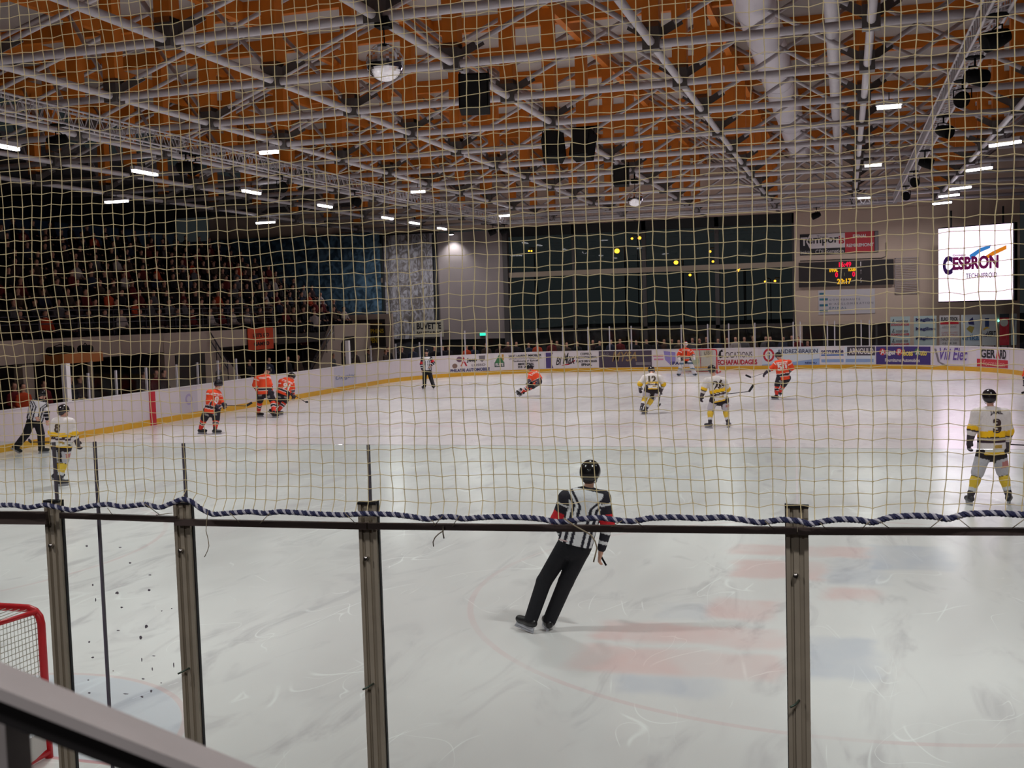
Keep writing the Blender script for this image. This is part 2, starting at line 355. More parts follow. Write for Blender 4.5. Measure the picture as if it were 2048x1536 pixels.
# ------------------------------------------------------------------ text and signs
_tc = {}
def text_mesh(t, bold=0.0, shear=0.0):
    k = (t, bold, shear)
    if k in _tc: return _tc[k]
    c = bpy.data.curves.new('lettering', 'FONT'); c.body = t; c.size = 1; c.offset = bold; c.shear = shear; c.resolution_u = 3
    o = bpy.data.objects.new('lettering', c); COL.objects.link(o); dg = bpy.context.evaluated_depsgraph_get()
    me = bpy.data.meshes.new_from_object(o.evaluated_get(dg)); v = np.array([p.co[:] for p in me.vertices]); f = [tuple(p.vertices) for p in me.polygons]
    bpy.data.objects.remove(o); bpy.data.curves.remove(c); bpy.data.meshes.remove(me)
    if len(v) == 0: v = np.zeros((1, 3)); f = []
    v = v[:, :2] - v[:, :2].min(0); sz = v.max(0) + 1e-6; _tc[k] = (v / sz, f, sz); return _tc[k]
def sign(name, mp, W, H, base, elems, label, cat='banner', group=None, thick=.012, seg=None, emit=None, loc=None):
    """mp(u, v, off) gives the world point, u in 0..W, v in 0..H; elems in fractions of the panel"""
    root = empty(name, loc if loc is not None else mp(W / 2, 0, 0)); tag(root, label, cat, group)
    n = seg or max(1, int(W / .1)); b = MB(); vs = []
    for i in range(n + 1):
        u = W * i / n; vs += [mp(u, 0, 0), mp(u, H, 0), mp(u, H, thick), mp(u, 0, thick)]
    fs = []
    for i in range(n):
        a, c = i * 4, i * 4 + 4
        for j in range(4): fs.append((a + j, c + j, c + (j + 1) % 4, a + (j + 1) % 4))
    fs += [(0, 1, 2, 3), (n * 4 + 3, n * 4 + 2, n * 4 + 1, n * 4)]
    b.add(vs, fs); b.build('backing', base, root)
    parts = {}
    for e in elems:
        kind, box, m = e[0], e[1], e[2]; u0, v0, u1, v1 = box; pn = 'lettering' if kind == 't' else 'emblem'
        opt = e[4] if len(e) > 4 else {}
        pm = parts.setdefault(pn, (MB(), []))
        if m not in pm[1]: pm[1].append(m)
        mi = pm[1].index(m); off = thick + .006 + (.008 if kind == 't' else .0) + opt.get('up', 0) * .002
        if kind == 't': v, f, _ = text_mesh(e[3], opt.get('bold', .0), opt.get('shear', 0))
        elif kind == 'r': k = 20; v = np.array([(i / k, j) for i in range(k + 1) for j in (0, 1)], float); f = [(2 * i, 2 * i + 2, 2 * i + 3, 2 * i + 1) for i in range(k)]
        elif kind == 'e': a = np.linspace(0, 2 * math.pi, 28, endpoint=False); v = np.c_[np.cos(a) * .5 + .5, np.sin(a) * .5 + .5]; f = [tuple(range(28))]
        elif kind == 'p': v = np.array(e[3], float); f = [tuple(range(len(v)))]
        P = [mp((u0 + (u1 - u0) * q[0]) * W, (v0 + (v1 - v0) * q[1]) * H, off) for q in v]
        pm[0].add(P, f, mi)
    for pn, (mb, ms) in parts.items(): mb.build(pn, ms, root)
    return root
def board_ad(px0, px1, base, elems, label, group='advertisements on the far boards', z0=.22, z1=BT - .02):
    s0, s1 = s_at(px0), s_at(px1)
    def mp(u, v, off):
        p, n = at_s(s0 + u); q = p + n * (off + .002); return np.array([q[0], q[1], z0 + v])
    return sign('advertising_banner', mp, s1 - s0, z1 - z0, base, elems, label, 'advertisement', group, thick=.006)
def flat_sign(name, p00, p10, p01, base, elems, label, cat, group=None, thick=.03):
    p00, p10, p01 = map(np.asarray, (p00, p10, p01)); W = np.linalg.norm(p10 - p00); H = np.linalg.norm(p01 - p00)
    U, V = nv(p10 - p00), nv(p01 - p00); Nn = nv(np.cross(U, V))
    return sign(name, lambda u, v, o: p00 + U * u + V * v + Nn * o, W, H, base, elems, label, cat, group, thick, seg=1)
def C(r, g, b, k=''): return mat('ink_%d_%d_%d' % (r, g, b), (r, g, b), .5)
WH, DK, RD, NB, GY = C(222, 214, 216), C(34, 32, 38), C(190, 36, 52), C(44, 48, 104), C(120, 112, 118)
VI, GR, LB, PK, GO = C(74, 58, 120), C(64, 120, 78), C(140, 164, 206), C(204, 130, 160), C(150, 120, 78)
def ink(*a): return mat('ink_%d_%d_%d' % a, a, .5)
BW = {'bold': .035}; B2 = {'bold': .022}; SH = {'shear': .3, 'bold': .01}
board_ad(898, 980, WH, [('e', (.18, .62, .33, .95), ink(110, 80, 100)), ('e', (.07, .25, .2, .55), ink(130, 100, 90)), ('p', (.27, .35, .45, .95), RD, [(.5, .5), (.65, .78), (.5, 1), (.35, .78)]),
    ('p', (.27, .35, .45, .95), RD, [(.5, .48), (.3, .48), (.02, .02), (.25, .02)]), ('p', (.27, .35, .45, .95), RD, [(.5, .48), (.75, .02), (.98, .02), (.7, .48)]),
    ('t', (.43, .55, .68, .85), DK, 'Jeep', BW), ('p', (.73, .55, .88, .95), GY, [(0, 1), (1, 1), (.95, .4), (.5, 0), (.05, .4)]), ('t', (.55, .32, .88, .47), GY, 'LUSSO', B2), ('t', (.02, .02, .98, .22), NB, 'PHILATRI AUTOMOBILE', BW)],
    'white board advertisement with car emblems and dark lettering, leftmost on the far curve')
board_ad(988, 1088, WH, [('p', (.02, .25, .2, .98), GR, [(0, .35), (.5, 1), (1, .35), (1, .2), (0, .2)]), ('r', (.16, .6, .2, .98), ink(200, 150, 60)), ('r', (.01, .2, .21, .5), ink(70, 84, 80)), ('t', (.03, .26, .19, .44), WH, 'ELITE', BW),
    ('t', (.3, .78, .95, .92), DK, 'SAINT LAURENT IMMOBILIER', B2), ('t', (.3, .62, .95, .74), GY, 'GESTION LOCATION TRANSACTION'), ('t', (.38, .44, .88, .58), DK, 'Faubourg d Epinal', B2), ('t', (.48, .26, .8, .4), DK, '88000 EPINAL', BW), ('t', (.48, .08, .8, .22), DK, '03 29 69', BW)],
    'white board advertisement with a green house emblem and grey lines of text')
board_ad(1092, 1196, WH, [('p', (0, .02, .14, .98), VI, [(0, 0), (1, 0), (.75, .3), (.7, .7), (1, 1), (0, 1)]), ('t', (.19, .2, .3, .7), DK, 'Bl', SH), ('t', (.32, .25, .56, .95), DK, 'Max', SH), ('p', (.3, .15, .56, .5), RD, [(0, .05), (.5, .12), (1, .8), (.95, 1), (.5, .35), (0, .12)]),
    ('t', (.66, .78, .88, .93), DK, 'COIFFEUR', B2), ('t', (.58, .58, .98, .72), DK, 'RUE DANTON EPINAL', B2), ('t', (.58, .34, .98, .48), DK, 'PLACE DES VOSGES', BW), ('t', (.68, .12, .88, .28), DK, 'EPINAL', BW)],
    'white board advertisement with a purple edge and a red swoosh under handwritten Max')
board_ad(1198, 1304, ink(70, 58, 76), [('t', (.25, .35, .72, .95), GO, 'MYSA', SH), ('r', (.7, .12, .98, .3), GY), ('t', (.03, .7, .2, .92), GY, 'BAR')], 'dark purple board advertisement with gold lettering left of the far goal')
board_ad(1306, 1360, WH, [('p', (.3, .05, .85, .95), ink(150, 136, 200), [(.2, 1), (1, .9), (1, .3), (.7, 0), (.3, .4)]), ('r', (.02, .6, .4, .72), PK), ('r', (.05, .4, .4, .5), PK), ('t', (.65, .1, .98, .3), NB, 'SPA', BW)], 'pale board advertisement with a lilac blot beside the goalkeeper')
board_ad(1380, 1428, ink(206, 204, 190), [('e', (.1, .1, .4, .5), ink(176, 190, 150)), ('r', (.45, .1, .48, .9), ink(150, 140, 140)), ('e', (.6, .5, .9, .95), ink(196, 186, 150)), ('t', (.6, .7, .95, .9), DK, 'LISE')], 'pale green and cream board advertisement behind the far goal')
board_ad(1434, 1516, WH, [('p', (.02, .45, .16, .98), DK, [(.9, .75), (.7, 1), (.2, .8), (0, .3), (.3, 0), (.9, .15), (.9, .3), (.5, .3), (.5, .7)]), ('t', (.2, .48, .86, .82), ink(80, 70, 78), 'OCATIONS'), ('t', (.0, .06, .98, .36), RD, 'ECHAFAUDAGES', BW)],
    'white board advertisement reading locations in grey over scaffolding in red')
board_ad(1524, 1640, ink(206, 212, 220), [('e', (.02, .2, .22, .98), RD), ('e', (.055, .32, .185, .86), WH, None, {'up': 1}), ('e', (.1, .62, .14, .78), NB, None, {'up': 2}), ('p', (.07, .35, .17, .66), NB, [(0, 1), (.3, .7), (.35, 0), (.65, 0), (.7, .7), (1, 1), (.6, .8), (.4, .8)], {'up': 2}),
    ('t', (.27, .6, .97, .92), ink(62, 70, 100), 'ANDREZ-BRAJON', B2), ('p', (.0, .0, 1, .4), LB, [(0, 0), (1, 0), (1, .9), (.7, .6), (.35, .2), (0, .1)]), ('t', (.75, .06, .95, .18), NB, 'RÉSEAU', BW)], 'pale board advertisement with a round red emblem behind the orange player')
board_ad(1642, 1690, WH, [('t', (.03, .62, .95, .9), NB, 'serrurerie', B2), ('r', (.03, .5, .95, .58), ink(60, 100, 170)), ('r', (.03, .12, .95, .3), LB)], 'white board advertisement reading serrurerie over a blue line')
board_ad(1690, 1750, ink(206, 212, 222), [('r', (.08, .5, 1, 1), ink(70, 64, 76)), ('t', (.14, .58, .95, .92), WH, 'ARNOULD', B2), ('r', (.03, .12, .95, .3), LB)], 'board advertisement with white lettering on a dark grey block')
board_ad(1752, 1862, ink(62, 44, 116), [('e', (.06, .5, .17, .9), RD), ('e', (.36, .5, .47, .9), RD), ('e', (.7, .5, .81, .9), GR), ('t', (.08, .55, .16, .85), WH, 'A', BW), ('t', (.17, .48, .34, .78), WH, 'ngel', BW), ('t', (.39, .55, .45, .85), WH, 'P', BW), ('t', (.47, .48, .67, .82), ink(226, 200, 90), 'ièces', BW),
    ('t', (.72, .55, .8, .85), WH, 'A', BW), ('t', (.81, .5, .93, .8), ink(226, 200, 90), 'uto', BW), ('t', (.16, .14, .8, .34), WH, 'Fournitures Automobiles', B2)], 'violet board advertisement with three coloured discs and white lettering')
board_ad(1868, 1936, ink(206, 198, 212), [('t', (.16, .3, .98, .95), ink(96, 66, 150), 'Vili Elec', SH), ('p', (0, 0, .4, .9), GY, [(0, 1), (.15, 1), (.4, .2), (1, 0), (.6, 0), (.25, .2)])], 'pale lilac board advertisement with slanted purple lettering')
board_ad(1952, 2018, ink(212, 202, 214), [('t', (.12, .48, .55, .95), DK, 'GER', BW), ('t', (.56, .48, .7, .95), RD, 'A', BW), ('t', (.7, .48, .9, .95), DK, 'RD', BW), ('r', (.02, .02, .96, .42), RD), ('t', (.2, .08, .85, .36), ink(226, 150, 150), 'formation')], 'board advertisement with bold lettering above a red strip, at the far right curve')
board_ad(668, 712, ink(196, 192, 206), [('t', (.05, .3, .95, .6), ink(120, 130, 160), 'Oxygène', SH)], 'faint blue advertisement on the left boards near the far curve', 'advertisements on the left boards')
board_ad(360, 395, ink(196, 188, 198), [('e', (.3, .3, .7, .75), ink(168, 156, 190)), ('e', (.38, .42, .62, .65), ink(196, 188, 198), None, {'up': 1})], 'faint lilac ring advertisement on the left boards beside the orange players', 'advertisements on the left boards')

# ------------------------------------------------------------------ far wall, windows
WY = 64.0; WT = 8.45
wl = MB(); wl.box((-2.7, WY, 2.15), (8.9, WY + .3, WT)); wl.box((-2.7, WY, -.3), (-2.3, WY + .3, 2.15)); wl.box((3.0, WY, -.3), (8.9, WY + .3, 2.15)); wl.box((-40, WY + .05, WT), (14, WY + .3, 12.6))
tag(wl.build('wall_far', mat('far_wall_render', (206, 186, 170), .85, 0, .06, .8)), kind='structure')
wa = MB(); wa.box((9.2, -10, -.3), (9.5, WY, 12.6)); tag(wa.build('wall_right', mat('dark_side_wall', (58, 50, 66), .8, 0, .1)), kind='structure')
wb = MB(); wb.box((-43, -10, -.3), (-42.7, WY + .3, 12.6)); tag(wb.build('wall_left', mat('dark_left_wall', (36, 46, 62), .8, 0, .1)), kind='structure')
MUL = mat('window_mullion', (70, 66, 66), .6)
DKB = mat('dark_band', (22, 24, 26), .6)
wn = 0
for x0, x1 in [(-42.7, -35), (-35, -27.6), (-19.6, -15.4), (-15.4, -11.2), (-11.2, -7.0), (-7.0, -2.7)]:
    wn += 1; b = MB(); r = .06
    b.box((x0, WY, -.1), (x0 + 2 * r, WY + .14, WT)); b.box((x1 - 2 * r, WY, -.1), (x1, WY + .14, WT)); b.box((x0, WY, 7.9), (x1, WY + .3, WT), 1); b.box((x0, WY - .05, 5.45), (x1, WY + .16, 5.75), 2); b.box((x0, WY, 2.1), (x1, WY + .14, 2.3)); b.box((x0, WY, 0), (x1, WY + .14, .3))
    o = b.build('window_%d' % wn, [MUL, DKB, mat('window_transom', (150, 136, 120), .6)]); tag(o, kind='structure')
    MB().box((x0 + .1, WY + .06, .3), (x1 - .1, WY + .09, 7.9)).build('pane', NIGHT, o)
# side glazing behind the left stand
FOG = glass('frosted_window', (.3, .4, .45), rough=.3, refl=.5, milky=.35, mc=(70, 92, 112))
for k in range(7):
    y0 = 22 + k * 6; wn += 1; b = MB()
    for z in (7.2, 9.2): b.box((-42.6, y0, z), (-42.4, y0 + 6, z + .15))
    b.box((-42.6, y0, 7.2), (-42.4, y0 + .15, 9.3)); o = b.build('window_%d' % wn, MUL); tag(o, kind='structure')
    MB().box((-42.56, y0 + .15, 7.35), (-42.5, y0 + 6, 9.2)).build('pane', mat('dim_blue_pane', (84, 118, 156), .3), o)
# door and dark opening under the solid wall
dr = MB(); dr.box((-2.3, WY + .1, 0), (3.0, WY + .2, 2.15)); dr.box((-1.2, WY + .02, 0), (-1.1, WY + .12, 2.15), 1); dr.box((1.6, WY + .02, 0), (1.7, WY + .12, 2.15), 1)
tag(dr.build('door_1', [mat('dark_doorway', (24, 20, 22), .4), MUL]), kind='structure')
# lit grey wall panel, and grey printed cloth left of it
pn = MB(); pn.box((-24.1, WY - .1, 1.8), (-19.8, WY + .1, WT - .1)); pn.box((-24.1, WY - .16, 1.8), (-24.0, WY - .1, 8.3), 1); pn.box((-19.75, WY - .25, 0), (-19.45, WY + .1, WT), 1)
tag(pn.build('wall_panel', [mat('grey_panel_wall', (138, 128, 128), .7, 0, .12, .8), MUL]), kind='structure', label='grey wall panel lit from above between the windows', cat='wall')
def cloth_mat():
    m = bpy.data.materials.new('tangled_print'); m.use_nodes = True; nt = m.node_tree; b = nt.nodes['Principled BSDF']
    tc = nt.nodes.new('ShaderNodeTexCoord'); mp = nt.nodes.new('ShaderNodeMapping'); mp.inputs['Scale'].default_value = (1, 1, .6)
    n = nt.nodes.new('ShaderNodeTexNoise'); n.inputs['Scale'].default_value = 2.6; n.inputs['Detail'].default_value = 5; n.inputs['Distortion'].default_value = 2.5
    cr = nt.nodes.new('ShaderNodeValToRGB'); cr.color_ramp.elements[0].position = .4; cr.color_ramp.elements[0].color = (*lin((104, 98, 96)), 1); cr.color_ramp.elements[1].position = .62; cr.color_ramp.elements[1].color = (*lin((168, 168, 176)), 1)
    nt.links.new(tc.outputs['Object'], mp.inputs[0]); nt.links.new(mp.outputs[0], n.inputs[0]); nt.links.new(n.outputs[0], cr.inputs[0]); nt.links.new(cr.outputs[0], b.inputs['Base Color']); b.inputs['Roughness'].default_value = .8; return m
cl = MB(); n = 24
for i in range(n):
    xa = -27.4 + 3.2 * i / n; xb = -27.4 + 3.2 * (i + 1) / n; ya = WY - .45 + .05 * math.sin(i * 1.3); yb = WY - .45 + .05 * math.sin(i * 1.3 + 1.3)
    cl.hexa([(xa, ya, 1.9), (xb, yb, 1.9), (xb, yb + .02, 1.9), (xa, ya + .02, 1.9), (xa, ya, 8.3), (xb, yb, 8.3), (xb, yb + .02, 8.3), (xa, ya + .02, 8.3)])
cl.box((-27.4, WY - .5, 8.28), (-24.15, WY - .28, 8.34))
tag(cl.build('hanging_cloth', cloth_mat()), 'tall grey cloth with a tangled print hanging left of the lit wall', 'curtain')
cw = MB(); cw.box((-27.6, WY - .3, -.3), (-24.0, WY + .2, WT)); tag(cw.build('wall_corner', mat('corner_wall', (50, 52, 58), .8)), kind='structure')
# blue translucent glazing between stand end and cloth
bl = MB(); bl.box((-42.6, WY - .4, 2.5), (-27.7, WY - .35, 8.6))
def fogmat():
    m = bpy.data.materials.new('frosty_blue'); m.use_nodes = True; nt = m.node_tree; b = nt.nodes['Principled BSDF']
    tc = nt.nodes.new('ShaderNodeTexCoord'); n = nt.nodes.new('ShaderNodeTexNoise'); n.inputs['Scale'].default_value = 1.6; n.inputs['Detail'].default_value = 6; n.inputs['Distortion'].default_value = 1.5
    cr = nt.nodes.new('ShaderNodeValToRGB'); cr.color_ramp.elements[0].position = .4; cr.color_ramp.elements[0].color = (*lin((44, 66, 84)), 1); cr.color_ramp.elements[1].position = .66; cr.color_ramp.elements[1].color = (*lin((96, 130, 156)), 1)
    nt.links.new(tc.outputs['Object'], n.inputs[0]); nt.links.new(n.outputs[0], cr.inputs[0]); nt.links.new(cr.outputs[0], b.inputs['Base Color']); b.inputs['Roughness'].default_value = .5; return m
tag(bl.build('frosted_screen', fogmat()), 'large frosty dark blue screen behind the end of the left stand', 'screen')
# spot lamp on the lit panel
sp = empty('wall_lamp', (-22.9, WY - .5, 8.25)); tag(sp, 'small white wall lamp washing the grey panel above the far curve', 'lamp')
MB().box((-23.05, WY - .6, 8.2), (-22.75, WY - .4, 8.3)).build('housing', BLACK, sp); MB().box((-23.02, WY - .58, 8.17), (-22.78, WY - .42, 8.2)).build('diffuser', LAMP, sp)
l = bpy.data.lights.new('wall_lamp_light', 'SPOT'); l.energy = 340; l.spot_size = math.radians(95); l.spot_blend = .8; l.shadow_soft_size = .1
lo = bpy.data.objects.new('wall_lamp_light', l); lo.location = (-22.9, WY - .75, 8.05); lo.rotation_euler = (math.radians(20), 0, 0); COL.objects.link(lo)

# street lamps seen through the far windows
og = MB(); og.box((-60, WY + .4, -.6), (40, 260, -.4)); tag(og.build('ground', mat('night_ground', (30, 34, 34), .9)), kind='structure')
ORG = emis('sodium_lamp', (255, 170, 40), 9)
for i, (px, py, yy, rr) in enumerate([(935, 484, 92, .13), (1234, 502, 84, .2), (1264, 477, 120, .13), (1279, 476, 110, .17), (1352, 525, 96, .19), (1380, 550, 100, .12), (1420, 503, 105, .12), (1426, 523, 112, .12), (1476, 541, 116, .14), (1479, 537, 120, .1), (1550, 562, 120, .12), (1530, 563, 124, .1), (1058, 502, 120, .1), (1063, 502, 122, .1)]):
    P = ony(px, py, yy); r = empty('street_lamp', (P[0], P[1], -.4)); 
    tag(r, 'orange street lamp glowing in the night beyond the far windows', 'street lamp', 'street lamps outside')
    b = MB(); b.tube([(P[0] + .6, P[1], -.4), (P[0] + .6, P[1], P[2] + .2), (P[0] + .4, P[1], P[2] + .35), (P[0], P[1], P[2] + .3)], .06, 6); b.build('pole', mat('lamp_pole', (26, 28, 28), .6), r)
    MB().ball(P, (rr, rr, rr * .9)).build('bulb', ORG, r)

# wall furniture on the solid wall (px rectangles -> plane just in front of the wall)
def wall_rect(px0, py0, px1, py1, y):
    a = ony(px0, py1, y); b = ony(px1, py1, y); c = ony(px0, py0, y); z0 = (a[2] + b[2]) / 2
    return (a[0], y, z0), (b[0], y, z0), (a[0], y, c[2])
flat_sign('sponsor_sign', *wall_rect(1600, 469, 1757, 508, WY - .004), DK, [('p', (.08, .3, .58, .98), WH, [(.1, 0), (1, 0), (1, 1), (.1, 1), (.0, .5)]), ('r', (.58, .03, .95, 1), RD), ('t', (.01, .45, .1, .85), WH, 'T', B2), ('t', (.1, .42, .5, .8), DK, 'empor', B2), ('t', (.5, .48, .57, .85), RD, 'is', B2), ('t', (.22, .8, .36, .92), GY, 'Team'),
    ('t', (.01, .06, .15, .22), WH, 'Intérim'), ('t', (.2, .06, .3, .24), WH, 'CDI'), ('t', (.33, .06, .56, .24), WH, 'Formation'), ('t', (.68, .72, .86, .88), WH, 'EPINAL', BW), ('t', (.6, .3, .94, .46), WH, 'REMIREMONT', BW), ('r', (.96, .05, .995, .98), GY)],
    'black white and red advertising panel high on the far wall above the scoreboard', 'advertising panel')
lr, ly = emis('led_red', (255, 30, 70), 1.6), emis('led_yellow', (255, 190, 30), 1.6)
flat_sign('scoreboard', *wall_rect(1598, 526, 1787, 572, WY - .004), mat('scoreboard_black', (40, 34, 36), .45), [('t', (.43, .76, .56, .97), lr, '16:49', BW), ('t', (.33, .58, .42, .73), ly, 'EPINAL', BW), ('t', (.53, .58, .61, .73), ly, 'ROUEN', BW), ('t', (.39, .36, .42, .57), lr, '0', BW), ('t', (.57, .36, .6, .57), lr, '0', BW), ('t', (.485, .4, .49, .54), ink(150, 150, 110), '1'),
    ('t', (.41, .08, .56, .3), ly, '20:17', BW), ('t', (.655, .78, .665, .95), WH, 'I'), ('t', (.655, .46, .668, .62), WH, 'T'), ('t', (.655, .12, .668, .3), WH, 'S')], 'long black electronic scoreboard with red and yellow digits on the far wall', 'scoreboard', thick=.2)
TL = ink(56, 116, 140)
flat_sign('information_sign', *wall_rect(1637, 581, 1750, 628, WY - .004), ink(204, 200, 206), [('r', (.02, .82, .1, .9), TL), ('r', (.02, .58, .17, .67), TL), ('r', (.02, .34, .17, .43), TL), ('r', (.02, .1, .17, .19), TL), ('t', (.2, .56, .74, .66), ink(110, 110, 130), 'C O M M U N A U T É'), ('t', (.2, .39, .97, .49), ink(110, 110, 130), "D ' A G G L O M É R A T I O N"), ('t', (.2, .22, .5, .33), TL, 'É P I N A L')],
    'white panel with teal bars under the scoreboard', 'sign')
vt = MB(); a, b_, c = wall_rect(1790, 516, 1838, 588, WY - .05); 
vt.box((a[0], WY - .05, a[2]), (a[0] + .05, WY, c[2])); vt.box((b_[0] - .05, WY - .05, a[2]), (b_[0], WY, c[2])); vt.box((a[0], WY - .05, c[2] - .05), (b_[0], WY, c[2])); vt.box((a[0], WY - .05, a[2]), (b_[0], WY, a[2] + .05))
k = 20
for i in range(k): z = a[2] + .06 + (c[2] - a[2] - .12) * i / k; vt.box((a[0], WY - .04, z), (b_[0], WY - .005, z + .045))
tag(vt.build('ventilation_grille', mat('grille_grey', (170, 158, 156), .6)), 'grey louvred ventilation grille on the far wall left of the bright screen', 'grille')
cbl = MB(); cbl.tube([ony(1772, 485, WY - .04), ony(1772, 512, WY - .04), ony(1764, 516, WY - .04), ony(1600, 522, WY - .04)], .02, 5); tag(cbl.build('cable_run', MUL), 'thin cable run on the far wall above the scoreboard', 'cable')
# big screen
A0, A1 = ony(1878, 603, 61.6), ony(2026, 596, 59.7); B0 = ony(1873, 458, 61.6)
U = nv(np.array([A1[0] - A0[0], A1[1] - A0[1], 0])); SW = np.linalg.norm((A1 - A0)[:2]); SHh = B0[2] - A0[2]; SN = np.cross(U, (0, 0, 1.))
MG, PU = emis('screen_magenta', (150, 40, 110), .55), emis('screen_purple', (84, 50, 120), .5)
scr = flat_sign('video_screen', A0, A0 + U * SW, A0 + np.array([0, 0, SHh]), emis('screen_white', (255, 228, 255), 2.8), [
    ('t', (.06, .36, .2, .62), PU, 'C', {'bold': .06}), ('t', (.2, .42, .82, .6), MG, 'ESBRON', {'bold': .05}), ('t', (.38, .3, .8, .37), PU, 'TECHNIFROID', {'bold': .02}), ('t', (.2, .6, .38, .64), MG, 'Groupe', BW),
    ('p', (.43, .55, .72, .74), emis('screen_blue', (70, 150, 230), 1.), [(0, .35), (.5, .8), (1, 1), (.95, .75), (.5, .5), (.05, .0)]), ('p', (.62, .54, .92, .72), emis('screen_orange', (255, 150, 40), 1.), [(0, .2), (.4, .6), (1, 1), (1, .7), (.5, .35), (.1, .0)])], 'bright white video screen with a coloured company logo at the right', 'screen', thick=.04)
hs = MB(); hc = A0 + U * SW / 2 + np.array([0, 0, SHh / 2]) - SN * .2; hs.obox(hc - SN * .02, U * (SW / 2 + .06), SN * .16, np.array([0, 0, SHh / 2 + .06])); 
for q in (-.7, .7): hs.bar(hc + U * SW * q / 2 + np.array([0, 0, SHh / 2]), hc + U * SW * q / 2 + np.array([0, 0, SHh / 2 + .9]), .08, .08); hs.bar(hc + U * SW * q / 2, hc + U * SW * q / 2 + np.array([0, WY - hc[1] - U[1] * SW * q / 2, 0]), .1, .1)
hs.build('housing', BLACK, scr)
l = bpy.data.lights.new('video_screen_light', 'AREA'); l.shape = 'RECTANGLE'; l.size = SW; l.size_y = SHh; l.energy = 60; l.color = (1, .82, 1)
lo = bpy.data.objects.new('video_screen_light', l); lo.matrix_world = Matrix(((U[0], 0, -SN[0], 0), (U[1], 0, -SN[1], 0), (U[2], 1, -SN[2], 0), (0, 0, 0, 1))).copy()
_c = hc + SN * .28; lo.matrix_world = Matrix(((U[0], 0, -SN[0], _c[0]), (U[1], 0, -SN[1], _c[1]), (0, 1, 0, _c[2]), (0, 0, 0, 1))); 
if (lo.matrix_world.to_3x3() @ Vector((0, 0, -1))).y > 0: lo.matrix_world = Matrix(((-U[0], 0, SN[0], _c[0]), (-U[1], 0, SN[1], _c[1]), (0, 1, 0, _c[2]), (0, 0, 0, 1)))
COL.objects.link(lo)
# upright advertising panels standing behind the right part of the far boards
PY = 61.2; PB = ink(176, 196, 196)
def up(px0, px1, base, el, lab): 
    a = ony(px0, 690, PY); b = ony(px1, 690, PY); r = flat_sign('sponsor_sign', (a[0], PY, .95), (b[0], PY, .95), (a[0], PY, 2.55), base, el, lab, 'advertising panel', 'upright panels above the right end of the far boards')
    for xx in (a[0] + .06, b[0] - .06): MB().box((xx - .03, PY, -.02), (xx + .03, PY + .05, 2.5)).build('post', MUL, r)
_el = []
for v in (.7, .38, .06): _el += [('t', (.08, v + .1, .25, v + .22), DK, 'L', SH), ('t', (.28, v + .1, .9, v + .2), GY, 'ocations', B2), ('t', (.04, v, .96, v + .07), RD, 'ECHAFAUDAGES', BW)]
up(1781, 1820, PB, _el, 'pale upright panel with grey and red scaffolding advert repeated three times')
up(1828, 1873, PB, [('t', (.08, v, .95, v + .14), NB, 'Magiline', BW) for v in (.8, .5, .2)], 'pale upright panel with blue lettering repeated three times')
up(1879, 1919, ink(196, 196, 196), [('t', (.08, .82, .92, .94), DK, 'EURO STOCK', BW), ('r', (.04, .71, .96, .79), RD), ('t', (.15, .6, .85, .66), GY, 'DESTOCKAGE'), ('t', (.1, .42, .9, .47), ink(180, 110, 110), 'OUVERT DU LUNDI'), ('t', (.1, .34, .9, .39), ink(180, 110, 110), 'AU SAMEDI'), ('t', (.04, .18, .48, .28), DK, 'THAON'), ('t', (.52, .18, .96, .26), GY, 'LES VOSGES'), ('t', (.15, .07, .85, .12), DK, '03 29 39')], 'white upright panel with a red bar and bold black heading')
up(1922, 1960, ink(186, 200, 206), [('p', (.28, .5, .7, .92), NB, [(.2, .7), (.8, 1), (1, .4), (.3, .45)]), ('p', (.28, .4, .7, .9), ink(150, 140, 70), [(.0, .3), (.4, .5), (1, .4), (.7, .0), (.3, .15)]), ('t', (.06, .18, .95, .36), ink(60, 110, 150), 'erika', B2)], 'pale upright panel with a blue and olive cube emblem')
up(1964, 1992, ink(190, 200, 200), [('r', (.2, .6, .5, .88), ink(30, 60, 110)), ('p', (.1, .48, .6, .6), ink(200, 170, 60), [(0, 0), (.5, .6), (1, .5), (.5, 1), (0, .6)]), ('t', (.1, .28, .35, .4), NB, 'id', BW), ('t', (.35, .28, .98, .46), DK, 'VERT', BW)], 'narrow pale upright panel with a dark blue square')
up(1999, 2018, RD, [('e', (.05, .6, .9, .85), ink(196, 206, 196)), ('r', (0, .88, 1, 1), ink(40, 60, 66))], 'narrow red upright panel with a pale oval')
up(2022, 2033, PB, [('t', (.2, .5, .8, .9), VI, 'V')], 'very narrow pale upright panel nearest the right edge')
ex = ony(966, 668, WY - .2); e = empty('exit_sign', (ex[0], WY - .2, ex[2])); tag(e, 'small glowing green exit sign beyond the far boards', 'exit sign')
MB().box((ex[0] - .22, WY - .2, ex[2] - .12), (ex[0] + .22, WY - .1, ex[2] + .12)).build('housing', BLACK, e); MB().box((ex[0] - .2, WY - .22, ex[2] - .1), (ex[0] + .2, WY - .2, ex[2] + .1)).build('light_panel', emis('exit_green', (60, 230, 190), 2.2), e)
ex = ony(1997, 641, WY - .05); b = MB(); b.ball((ex[0], WY - .05, ex[2]), .06); tag(b.build('indicator_lamp', emis('cyan_lamp', (120, 240, 220), 5)), 'tiny cyan indicator lamp between the upright panels at the right', 'lamp')
BV = ink(176, 172, 156)
a, b_, c = wall_rect(830, 642, 888, 674, WY - .51); flat_sign('cloth_banner', a, b_, c, BV, [('t', (.08, .48, .92, .88), DK, 'BUVETTE', BW), ('t', (.08, .18, .92, .36), DK, 'BAR RESTAURANT', B2)], 'off-white refreshment banner hanging below the grey wall panel', 'banner')
